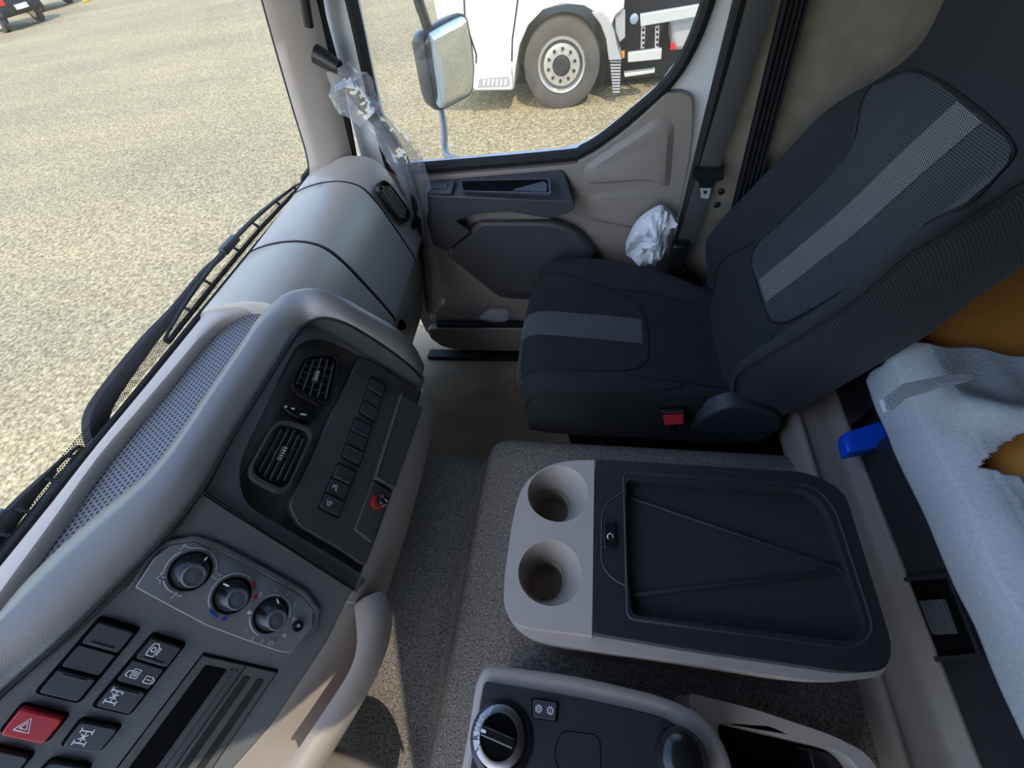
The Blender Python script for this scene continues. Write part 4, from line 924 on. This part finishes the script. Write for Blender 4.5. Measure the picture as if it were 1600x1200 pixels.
# base frame, pedestal, recliner cover, buckle
mb = MB(); mb.loop([V(p) for p in [(-.15, .69, .31), (.38, .69, .31), (.38, 1.17, .31), (-.15, 1.17, .31)]], [V(p) for p in [(-.185, .672, .375), (.40, .672, .375), (.40, 1.19, .375), (-.185, 1.19, .375)]]); mb.build('seat_pan', 'plastic_black', seat, bevel=.012)
mb = MB(); mb.loop([V(p) for p in [(-.05, .72, .0), (.38, .72, .0), (.38, 1.14, .0), (-.05, 1.14, .0)]], [V(p) for p in [(-.08, .70, .312), (.38, .70, .312), (.38, 1.16, .312), (-.08, 1.16, .312)]]); mb.build('pedestal', 'plastic_black', seat, bevel=.01)
SF = Fr((0, .645, 0), (1, 0, 0), (0, 0, 1))
rc = rpoly(SF.uvs([(1072, 662), (1105, 640), (1140, 626), (1180, 630), (1222, 645), (1222, 668), (1180, 690), (1090, 690)]), .03, 5)
mb = MB(); mb.prism(SF, rc, -.035, .012, .95); mb.build('recliner_cover', 'seat_plastic', seat, bevel=.008, seg=3)
c = atY(1051, 650, .635); BF = Fr(c, (1, 0, .05), (0, .6, 1))
bx_ = BF.uvs([(1032, 640), (1070, 638), (1069, 661), (1036, 663)])
mb = MB(); mb.loop([BF.p(u, v, -.018) for u, v in bx_]+[], [BF.p(u, v, .008) for u, v in bx_]); bkl = mb.build('belt_buckle', 'plastic_black', seat, bevel=.003)
mb = MB(); mb.prism(BF, rpoly(cell(bx_, .07, .93, .28, .94), .002), .006, .0105); mb.build('release_button', 'buckle_red', bkl, bevel=.001)
mb = MB(); mb.stroke(BF, [bil(bx_, .12, .14), bil(bx_, .88, .14)], .004, .007, .009); mb.build('buckle_slot', 'steel', bkl)
mb = MB(); mb.tube([c+V((.0, .012, -.01)), c+V((.02, .02, -.10)), c+V((.05, .03, -.22))], .014, 8, flat=.5); mb.build('buckle_stalk', 'plastic_black', seat)

# ================================================================== SEAT BELT
belt = thing('seat_belt', (.28, 1.25, .35), 'charcoal passenger seat belt hanging against the side wall', 'seat belt')
BX = atY(1200, 0, 1.245)
mb = MB(); P = [(.345, 1.262, 1.90), (.338, 1.262, 1.5), (.331, 1.262, 1.22), (.305, 1.258, .86), (.29, 1.255, .66), (.275, 1.25, .50), (.272, 1.25, .36)]
mb.tube(cr(P, 6), .028, 8, flat=.09, up=(1, 0, 0)); mb.build('webbing', 'belt_grey', belt)
tc_ = atY(1105, 270, 1.24); TF = Fr(tc_, (1, 0, 0), (0, 0, 1))
mb = MB(); mb.prism(TF, rpoly(TF.uvs([(1082, 262), (1131, 264), (1130, 279), (1117, 283), (1112, 292), (1093, 292), (1090, 281), (1081, 276)]), .004), -.006, .008); mb.build('tongue_grip', 'plastic_black', belt, bevel=.002)
mb = MB(); o = rpoly(TF.uvs([(1094, 290), (1112, 290), (1107, 310), (1095, 309)]), .003); mb.holed(TF, o, [inset(o, .4, .3)[::-1]], -.001, .002); mb.build('tongue', 'alu', belt)
c = atY(1058, 402, 1.22)
mb = MB(); mb.box(c, (.05, .03, .11)); mb.box(c+V((.005, 0, -.07)), (.065, .035, .05)); mb.build('anchor_cover', 'plastic_black', belt, bevel=.01, seg=3)
for px, py in ((1127, 299), (1120, 320)):
    c = atY(px, py, 1.293); mb = MB(); mb.lathe(Fr(c, (1, 0, 0), (0, 0, 1)), [(.009, -.002), (.009, .004), (.006, .006)], 14); mb.build('trim_plug', 'plastic_black', label='small round black plug in the side wall, '+('upper' if py < 310 else 'lower')+' of the pair by the belt', cat='plug', group='trim plugs by the belt')
# dark curtain gathered at the side wall
mb = MB(); rows = []
for z in (1.93, 1.6, 1.3, 1.0, .7, .35):
    k = (1.2-z)
    rows.append([V((.372+.05*k+.055*j/20*(1+.25*k), 1.27+.012*math.sin(j*1.6), z)) for j in range(21)])
mb.grid(rows); mb.build('curtain', 'curtain_black', label='narrow gathered black curtain hanging behind the seat belt', cat='curtain', solid=.002)

# ================================================================== GRAB HANDLE IN PLASTIC
gh = thing('grab_handle', (-.60, 1.21, .7), 'black curved grab handle wrapped in clear plastic film on the A pillar', 'handle')
hp = cr([atY(*p, 1.205) for p in [(528, 104), (548, 138), (575, 172), (602, 205), (627, 245), (643, 285), (653, 330), (662, 380), (667, 430), (671, 485)]], 5)
mb = MB(); mb.tube(hp, .017, 12); mb.build('handle_bar', 'plastic_black', gh)
a, b = atY(493, 84, 1.205), atY(530, 106, 1.20)
mb = MB(); mb.tube([a, a.lerp(b, .6), b], [.022, .019, .017], 12); mb.build('handle_mount', 'plastic_black', gh, smooth=60)
def film(path, r, seed, m, name, parent, seg=18, lab=None, amp=.5, cat=None):
    P = path; rows = []; n_ = len(P)
    for i, p in enumerate(P):
        t = (P[min(i+1, n_-1)]-P[max(i-1, 0)]).normalized(); a = V((0, -1, 0)); a = (a-t*a.dot(t)).normalized(); b = t.cross(a); rw = []
        for k in range(seg):
            th_ = 2*math.pi*k/seg; q = V((math.cos(th_)*.9, math.sin(th_)*.9, i*.13+seed)); nz = noise.noise(q)+.35*noise.noise(q*2.4)
            rr = (r[min(int(i/n_*len(r)), len(r)-1)])*(1+amp*nz); rw.append(p+a*rr*math.cos(th_)*.55+b*rr*math.sin(th_))
        rows.append(rw)
    mb = MB(); mb.grid(rows, cv=True); return mb.build(name, m, parent, smooth=28, label=lab, cat=cat)
film(hp, [.036, .055, .050, .040, .042, .050, .045, .032, .026, .026, .03, .03], 3.1, 'film', 'plastic_wrap', gh)
tail = cr([atY(*p, 1.20) for p in [(664, 385), (672, 420), (678, 450), (676, 475), (668, 500)]], 7)
film(tail, [.03, .04, .05, .042, .03], 9.4, 'film', 'plastic_tail', gh, amp=.8)
c = atY(773, 496, 1.255); film([c+V((-.06+.012*i, 0, .012*math.sin(i*.3))) for i in range(11)], [.012, .03, .038, .034, .03, .012], 4.4, 'film_thin', 'plastic_scrap', None, lab='crumpled clear plastic scrap stuck in the door pocket', amp=.6, cat='plastic scrap')

# ================================================================== TISSUE BY THE SEAT
mb = MB(); ol = [(978, 398), (990, 362), (1008, 342), (1032, 329), (1043, 333), (1059, 350), (1052, 362), (1046, 372), (1040, 395), (1028, 415), (1010, 412)]
ring = cr([atY(a, b, 1.215) for a, b in ol], 3, closed=True); cen = sum(ring, V((0, 0, 0)))/len(ring); rows = []
for k in (1.0, .9, .78, .64, .5, .36, .2, .04):
    rows.append([cen+(p-cen)*k+V((0, -.022*(1-k)-.035*noise.noise((p+V((k*.1, 0, k*.08)))*17)-.005*noise.noise((p+V((k*.3, 0, 0)))*45)-.01*math.sin(i*2.3+k*6), .006*noise.noise(p*60+V((0, k*5, 0))))) for i, p in enumerate(ring)])
rows.insert(0, [p+V((0, .03, 0)) for p in ring])
mb.grid(rows, cv=True, caps=True); mb.build('paper_tissue', 'tissue', label='crumpled white tissue paper tucked between seat and door', cat='tissue', smooth=25)

# ================================================================== BUNK
bunk = thing('bunk', (1.0, .3, 0), 'bunk base with charcoal front board and recessed latch', 'bunk')
BP = Fr((.614, 0, 0), (0, -1, 0), (0, 0, 1))
def brd(pts, h0, h1, name, m, r=.006, k=1.0, bevel=.003, parent=bunk):
    mb = MB(); mb.prism(BP, rpoly(BP.uvs(pts), r), h0, h1, k); return mb.build(name, m, parent, bevel=bevel)
MB().box((1.03, .32, .32), (.80, 1.84, .62)).build('bunk_base', 'plastic_black', bunk, bevel=.01)
mb = MB(); mb.prism(BP, rpoly([(-.548, .505), (.75, .505), (.75, .664), (-.538, .664)], .008), -.01, .008); fb = mb.build('front_board', 'lid_black', bunk, bevel=.003)
mb = MB(); mb.prism(BP, rpoly([(-.95, .505), (-.625, .505), (-.618, .664), (-.95, .664)], .008), -.01, .008); mb.build('front_board', 'gloss_black', bunk, bevel=.003)
rq = BP.uvs([(1413, 910), (1487, 903), (1535, 1022), (1462, 1028)], .008)
mb = MB(); mb.holed(BP, rpoly(inset(rq, 1.12), .004), [rpoly(rq, .004)[::-1]], .004, .016); mb.build('latch_frame', 'lid_black', fb, bevel=.003)
mb = MB(); mb.prism(BP, rpoly(rq, .004), .0078, .009); mb.build('latch_recess', 'deep_black', fb)
mb = MB(); mb.prism(BP, rpoly(BP.uvs([(1438, 938), (1474, 935), (1494, 990), (1459, 992)], .012), .002), .008, .016, .95); mb.build('latch_paddle', 'panel_grey', fb, bevel=.001)
tp = [atZ(*p, .585) for p in [(1318, 675), (1326, 708), (1440, 680), (1425, 640)]]; mb = MB(); mb.loop([p-V((0, 0, .04)) for p in tp], tp); mb.build('blue_case', 'blue_box', label='glossy blue plastic case wedged in front of the bunk', cat='case', bevel=.008)
# mattress and foam sheet
mb = MB(); rows = []
for y in (-.6, -.58, -.3, 0, .3, .6, .9, 1.2, 1.22):
    e = .03 if y in (-.6, 1.22) else 0
    rows.append([V((.632+e*.3, y, .64)), V((.626+e, y, .68)), V((.64+e, y, .735-e)), V((.70, y, .755-e+.008*math.sin(y*9))), V((1.0, y, .76-e)), V((1.40, y, .755-e)), V((1.42, y, .64))])
mb.grid(rows, cv=True, caps=True); mb.build('mattress', 'amber', label='amber-brown covered bunk mattress showing past the foam sheet', cat='mattress', smooth=60)
hole = [atZ(*p, .775) for p in [(1540, 722), (1572, 690), (1640, 660), (1640, 790), (1600, 742)]]
def inpoly(p, L):
    c = False; j = len(L)-1
    for i in range(len(L)):
        if (L[i].y > p.y) != (L[j].y > p.y) and p.x < (L[j].x-L[i].x)*(p.y-L[i].y)/(L[j].y-L[i].y)+L[i].x: c = not c
        j = i
    return c
def wrap(s, y):
    """s metres from the lower edge, over the edge and back"""
    if s < .10: x, z = .590+.02*s, .650+s*.9
    elif s < .16: k = (s-.10)/.06; x, z = .592+.046*k, .740+.032*math.sin(k*1.57)
    else: x, z = .638+(s-.16), .774
    q = V((x*5, y*3.5, .3)); z += .020*noise.noise(q)+.008*noise.noise(q*3)
    fold = .030*math.exp(-((y-.52+.35*(x-.6))/.035)**2)*smooth(.12, .2, s); z += fold
    return V((x-.006*noise.noise(V((y*8, 1, s*5))), y, z))
NW, NYW = 180, 300; mb = MB(); idx = []
edge = cr([V((.06, .66, 0)), V((.12, .665, 0)), V((.2, .655, 0)), V((.35, .62, 0)), V((.6, .58, 0)), V((.9, .55, 0))], 6)
for i in range(NW+1):
    s = .9*i/NW; ye = lerpl([(p.x, p.y) for p in edge], s)+.006*math.sin(s*60); idx.append(mb.add([wrap(s, -.55+(ye+.55)*j/NYW) for j in range(NYW+1)]))
for i in range(NW):
    for j in range(NYW):
        c = (mb.v[idx[i][j]]+mb.v[idx[i+1][j+1]])/2
        if inpoly(c, hole): continue
        mb.f.append([idx[i][j], idx[i+1][j], idx[i+1][j+1], idx[i][j+1]])
sh = mb.build('foam_sheet', 'foam_wrap', label='torn white foam packing sheet draped over the bunk mattress', cat='foam sheet', smooth=60, solid=.002)
fl = [(1378, 622), (1410, 600), (1460, 590), (1500, 580), (1533, 584), (1515, 592), (1470, 602), (1420, 618), (1395, 640), (1385, 640)]
P = [atZ(*p, .80) for p in fl]; mb = MB(); mb.loop([p-V((0, 0, .012)) for p in P], [p+V((0, 0, .004*math.sin(i*1.3))) for i, p in enumerate(P)]); mb.build('torn_flap', 'foam_wrap', sh, bevel=.002)

# ================================================================== WIPERS
def wiper(off, lab, arm_px, blade_px, clutter=True):
    root = thing('wiper', atX(*arm_px[0], -.945), lab, 'wiper', 'windscreen wipers')
    ap = cr([atX(*p, -.965) for p in arm_px], 4); n_ = len(ap)
    mb = MB(); mb.tube(ap, [.022*(1-i/(n_-1))+.006 for i in range(n_)], 8, flat=.6); mb.build('arm', 'mirror_black', root)
    bp = cr([atX(*p, -.945) for p in blade_px], 6)
    mb = MB(); mb.tube(bp, .0045, 6, flat=1.6); mb.build('blade_rubber', 'rubber_black', root)
    up = V((-.012, 0, .016))
    bow = []
    m_ = len(bp)
    for i, p in enumerate(bp): k = i/(m_-1); bow.append(p+up*(.35+1.1*math.sin(math.pi*k)))
    mb = MB(); mb.tube(bow, [.003+.004*math.sin(math.pi*i/(m_-1)) for i in range(m_)], 6); mb.build('blade_bow', 'mirror_black', root)
    for k in (.06, .2, .34, .5, .66, .8, .94):
        i = int(k*(m_-1)); mb = MB(); mb.tube([bp[i], bow[i]], .004, 6); mb.build('claw', 'mirror_black', root)
    c = bow[m_//2]; mb = MB(); mb.box(c, (.02, .07, .02)); mb.build('clip', 'mirror_black', root, bevel=.004)
    return root
wiper(0, 'long black wiper resting along the windscreen towards the passenger side', [(158, 690), (150, 655), (172, 612), (230, 535), (272, 487), (320, 425), (350, 398)], [(262, 536), (300, 487), (350, 425), (400, 365), (440, 322), (472, 289)])
wiper(1, 'second black wiper lying behind the ribbed washer hose at the lower left', [(-160, 1010), (-60, 900), (0, 830), (50, 770), (85, 735)], [(-140, 1020), (-40, 900), (20, 838), (80, 765), (132, 699)])
hp_ = cr([atX(*p, -.925) for p in [(-90, 1010), (-30, 930), (20, 868), (60, 812), (85, 770), (100, 745), (116, 733)]], 14)
mb = MB(); mb.tube(hp_, [.0095+.0022*(i % 2) for i in range(len(hp_))], 10); mb.build('washer_hose', 'hose', label='ribbed black washer hose lying on the windscreen base', cat='hose', smooth=20)

# ================================================================== SIDE MIRROR
mir = thing('side_mirror', (-.55, 1.62, .95), 'large black side mirror on tubular arms outside the passenger window', 'mirror')
YM = 1.62
mo = [(660, 62), (664, 50), (700, 30), (722, 20), (730, 27), (738, 70), (741, 105), (739, 140), (733, 150), (692, 172), (684, 173), (678, 165), (668, 110)]
mc = sum((atY(a, b, YM) for a, b in mo), V((0, 0, 0)))/len(mo)
MN = V((.80, -.60, -.03)).normalized(); MF = Fr(mc, V((0, 0, 1)).cross(MN), V((0, 0, 1)))
ou = rpoly(MF.uvs(mo), .012, 3)
mb = MB(); rows = [[MF.p(u, v, h) for u, v in inset(ou, k)] for h, k in ((.004, .97), (.0, 1.0), (-.02, 1.01), (-.06, .95), (-.09, .80), (-.105, .5))]
mb.grid(rows, cv=True, caps=True); mb.build('housing', 'mirror_black', mir, smooth=50)
gl = inset(ou, .93, .95); mb = MB(); rows = [[MF.p(u, v, h) for u, v in inset(gl, k)] for h, k in ((.004, 1), (.0060, .97), (.0070, .7), (.0076, .4), (.0078, .02))]; mb.grid(rows, cv=True, caps=True); mb.build('mirror_face', 'mirror_glass', mir, smooth=60)
pA = cr([atY(*p, 1.58) for p in [(648, -120), (662, -10), (672, 25), (680, 50)]], 5); mb = MB(); mb.tube([p+V((-.03, .03, 0)) for p in pA], .016, 10); mb.build('upper_arm', 'mirror_black', mir)
pB = cr([atY(694, 165, 1.60)+V((-.02, .02, 0)), atY(694, 200, 1.58), atY(695, 230, 1.55), atY(699, 243, 1.50), atY(712, 249, 1.44), atY(728, 250, 1.40)], 5); mb = MB(); mb.tube(pB, .0115, 10); mb.build('lower_arm', 'arm_grey', mir)

# ================================================================== OTHER TRUCK
YT = 6.67
tr = thing('parked_truck', (-.63, YT+1.2, GZ), 'white truck parked alongside, front wheel and side step in view', 'truck')
TFr = Fr((0, YT, 0), (1, 0, .0), (0, 0, 1))
wc = TFr.p(*TFr.uv(877, 104)); WF = Fr(wc, (1, 0, 0), (0, 0, 1)); RW = wc.z-GZ
# cab side with the wheel arch cut out, extruded to the far side
side = TFr.uvs([(684, 30), (690, 120), (708, 137), (803, 138), (806, 105), (812, 70), (826, 38), (848, 15), (880, 5), (912, 8), (940, 24), (955, 40), (962, 22), (975, 12)])
top = [(side[-1][0]+.02, 2.4), (side[0][0]+.2, 2.4), (side[0][0]+.02, .9)]
so_ = side+top
mb = MB(); tri = tessellate_polygon([[V((a, b, 0)) for a, b in so_]]); A = mb.add([TFr.p(u, v, .02) for u, v in so_]); B = mb.add([TFr.p(u, v, -2.35) for u, v in so_])
for t in tri: mb.f.append([A[i] for i in t]); mb.f.append([B[i] for i in t])
for j in range(len(so_)): mb.f.append([A[j], A[(j+1) % len(so_)], B[(j+1) % len(so_)], B[j]])
mb.build('cab', 'truck_white', tr, bevel=.03, seg=3)
mb = MB(); mb.prism(TFr, rpoly(TFr.uvs([(735, 98), (800, 100), (803, 137), (742, 138)]), .04), 0, .10); stp = mb.build('side_step', 'truck_white', tr, bevel=.02)
mb = MB(); mb.prism(TFr, rpoly(TFr.uvs([(752, 118), (797, 115), (798, 128), (748, 131)]), .01), .10, .115); mb.build('step_tread', 'truck_grey', stp, bevel=.005)
for k in range(6):
    x = 758+6.6*k; mb = MB(); mb.prism(TFr, TFr.uvs([(x, 119), (x+3, 119), (x+2, 129), (x-1, 129)]), .114, .122); mb.build('tread_bar', 'truck_white', stp)
for pl_, nm in (([(725, -20), (727, 30), (745, 85), (742, 135)], 'panel_gap'), ([(812, -20), (806, 25), (801, 60), (800, 95)], 'panel_gap')):
    mb = MB(); mb.stroke(TFr, TFr.uvs(pl_), .02, .021, .024); mb.build(nm, 'truck_dark', tr)
# fender lip and mud flap
ar = [(940, 14), (952, 28), (960, 50), (965, 75), (972, 92), (951, 93), (947, 60), (938, 36), (924, 18)]
mb = MB(); mb.prism(TFr, TFr.uvs(ar), -.35, .05); mb.build('fender', 'truck_grey', tr, bevel=.015)
fq = TFr.uvs([(952, 94), (971, 94), (969, 146), (957, 146)])
mb = MB(); mb.prism(TFr, fq, -.35, -.02); mf = mb.build('mud_flap', 'truck_dark', tr)
for k in range(11): mb = MB(); mb.stroke(TFr, [bil(fq, .05, (k+.5)/11), bil(fq, .95, (k+.5)/11)], .018, -.03, .0); mb.build('flap_rib', 'truck_grey', mf)
# wheel
whl = MB(); whl.lathe(WF, [(.32, -.34), (.46, -.33), (RW*.985, -.30), (RW, -.25), (RW, -.06), (RW*.985, -.015), (.44, .0), (.36, .0), (.315, -.02), (.305, -.05)], 56); ty = whl.build('tyre', 'tyre', tr, smooth=45)
mb = MB(); mb.lathe(WF, [(.315, -.02), (.300, .005), (.285, .0), (.27, -.06), (.255, -.075), (.235, -.05), (.215, -.045), (.15, -.045), (.14, -.03), (.12, -.03)], 48, caps=False); mb.build('rim', 'alloy', tr, smooth=35)
mb = MB(); mb.lathe(WF, [(.145, -.05), (.14, -.035), (.11, -.03), (.085, .02), (.08, .03), (.055, .03), (.05, .01), (.0001, .01)], 32); mb.build('hub', 'truck_dark', tr)
for k in range(10):
    a = 2*math.pi*(k+.3)/10
    mb = MB(); mb.lathe(WF.sub(.178*math.cos(a), .178*math.sin(a), -.045), [(.022, 0), (.02, .012), (.014, .03), (.010, .036)], 8); mb.build('wheel_nut', 'truck_dark', tr)
    a += .31; mb = MB(); o = rrect(.075, .035, .014); f2 = WF.sub(.252*math.cos(a), .252*math.sin(a), -.060, a+math.pi/2); mb.prism(f2, o, -.014, .008); mb.build('rim_slot', 'deep_black', tr)
# chassis, guards and fittings
mb = MB(); mb.box(TFr.p(*TFr.uv(1060, 60), -1.35)+V((1.6, 0, .05)), (5.2, 1.6, 1.2)); mb.build('chassis', 'truck_dark', tr)
mb = MB(); mb.box(V((wc.x, YT+1.3, wc.z-.05)), (1.5, 1.6, .5)); mb.build('axle', 'truck_dark', tr)
def guard(pts, name, m, h0=-.04, h1=.02, bevel=.008): mb = MB(); mb.prism(TFr, TFr.uvs(pts), h0, h1); return mb.build(name, m, tr, bevel=bevel)
gd = guard([(1000, 22), (1180, -8), (1180, 10), (1001, 41)], 'side_guard', 'alu'); guard([(981, 82), (1034, 75), (1033, 92), (981, 97)], 'side_guard', 'alu')
guard([(975, 115), (1020, 110), (1023, 107), (1023, 114), (976, 121)], 'step_bar', 'alu', -.1, 0)
for x in (1006, 1028): guard([(x-4, 42), (x+3, 41), (x+1, 77), (x-5, 78)], 'post', 'truck_grey', -.06, -.03)
for x, t0 in ((1006, 46), (1028, 45)):
    for k in range(4): y = t0+8*k; mb = MB(); mb.prism(TFr, TFr.uvs([(x-2, y), (x+1, y), (x+.6, y+4), (x-2.4, y+4)]), -.031, -.026); mb.build('post_slot', 'deep_black', tr)
guard([(960, 20), (977, 17), (977, 60), (968, 68), (962, 50)], 'bracket', 'truck_grey', -.10, -.04); 
mb = MB(); c = TFr.uv(991, 31); mb.lathe(TFr.sub(*c, -.06), [(.05, 0), (.05, .03), (.03, .04)], 16); mb.build('blue_cap', 'arm_grey', tr)
guard([(1050, 38), (1110, 30), (1110, 82), (1050, 84)], 'fuel_tank', 'truck_grey', -.6, -.10, .05)
guard([(1048, 70), (1056, 69), (1056, 80), (1048, 81)], 'red_reflector', 'red_light', -.08, -.05); guard([(971, 80), (976, 79), (976, 90), (972, 91)], 'amber_reflector', 'amber_light', -.02, .02)

# ================================================================== CARS FAR AWAY
def car(loc, rz, lab, yellow=False):
    root = thing('parked_car', loc, lab, 'car', 'dark cars far across the yard')
    Mx = Matrix.Translation(loc) @ Matrix.Rotation(rz, 4, 'Z')
    def bld(mb, name, m, **k): mb.v = [Mx @ v for v in mb.v]; return mb.build(name, m, root, **k)
    side_ = [(-2.4, .45), (-2.45, .75), (-2.3, 1.0), (-1.3, 1.1), (-.6, 1.65), (.9, 1.72), (1.9, 1.65), (2.3, 1.1), (2.4, .8), (2.35, .45)]
    f = Fr((0, 0, 0), (1, 0, 0), (0, 0, 1)); mb = MB(); mb.prism(f, side_, -.9, .9); bld(mb, 'body', 'car_dark', bevel=.08, seg=3)
    for wx in (-1.5, 1.5):
        for sy in (-.92, .72):
            mb = MB(); mb.lathe(Fr((wx, sy, .36), (1, 0, 0), (0, 0, 1)), [(.2, -.2), (.36, -.2), (.36, 0), (.3, .02), (.2, .02)], 20); w_ = bld(mb, 'wheel', 'tyre')
            mb = MB(); mb.lathe(Fr((wx, sy-.02, .36), (1, 0, 0), (0, 0, 1)), [(.21, -.02), (.21, .012), (.05, .02)], 20); bld(mb, 'wheel_disc', 'alloy')
    mb = MB(); mb.prism(f, [(-1.15, 1.12), (-.55, 1.56), (.9, 1.62), (1.7, 1.55), (1.95, 1.15)], .9, .93); bld(mb, 'side_window', 'car_glass')
    RF = Fr((2.38, 0, 0), (0, 1, 0), (0, 0, 1))
    for s_ in (-1, 1): mb = MB(); mb.prism(RF, rrect(.30, .34, .05, c=(s_*.68, 1.0)), -.1, .06); bld(mb, 'tail_light', 'red_light')
    mb = MB(); mb.prism(RF, rrect(.52, .16, .01, c=(0, .68)), -.05, .09); bld(mb, 'number_plate', 'plate_white')
    if yellow: mb = MB(); mb.box((2.6, .9, .8), (.25, .25, 1.2)); bld(mb, 'yellow_post', 'yellow_paint', bevel=.03)
    return root
car(atZ(45, 44, GZ)+V((-2.3, .9, 0)), math.radians(-12), 'dark car with red tail light and white plate at the far left of the yard')
car(atZ(92, 14, GZ)+V((-2.3, 1.0, 0)), math.radians(-12), 'second dark car farther back, beyond the one with the plate', yellow=False)
pc = atZ(104, 9, GZ)+V((1.2, .2, 0)); MB().box(pc+V((0, 0, .35)), (.25, .25, .7)).build('yellow_bollard', 'yellow_paint', label='small yellow bollard beside the far dark cars', cat='bollard', bevel=.04)
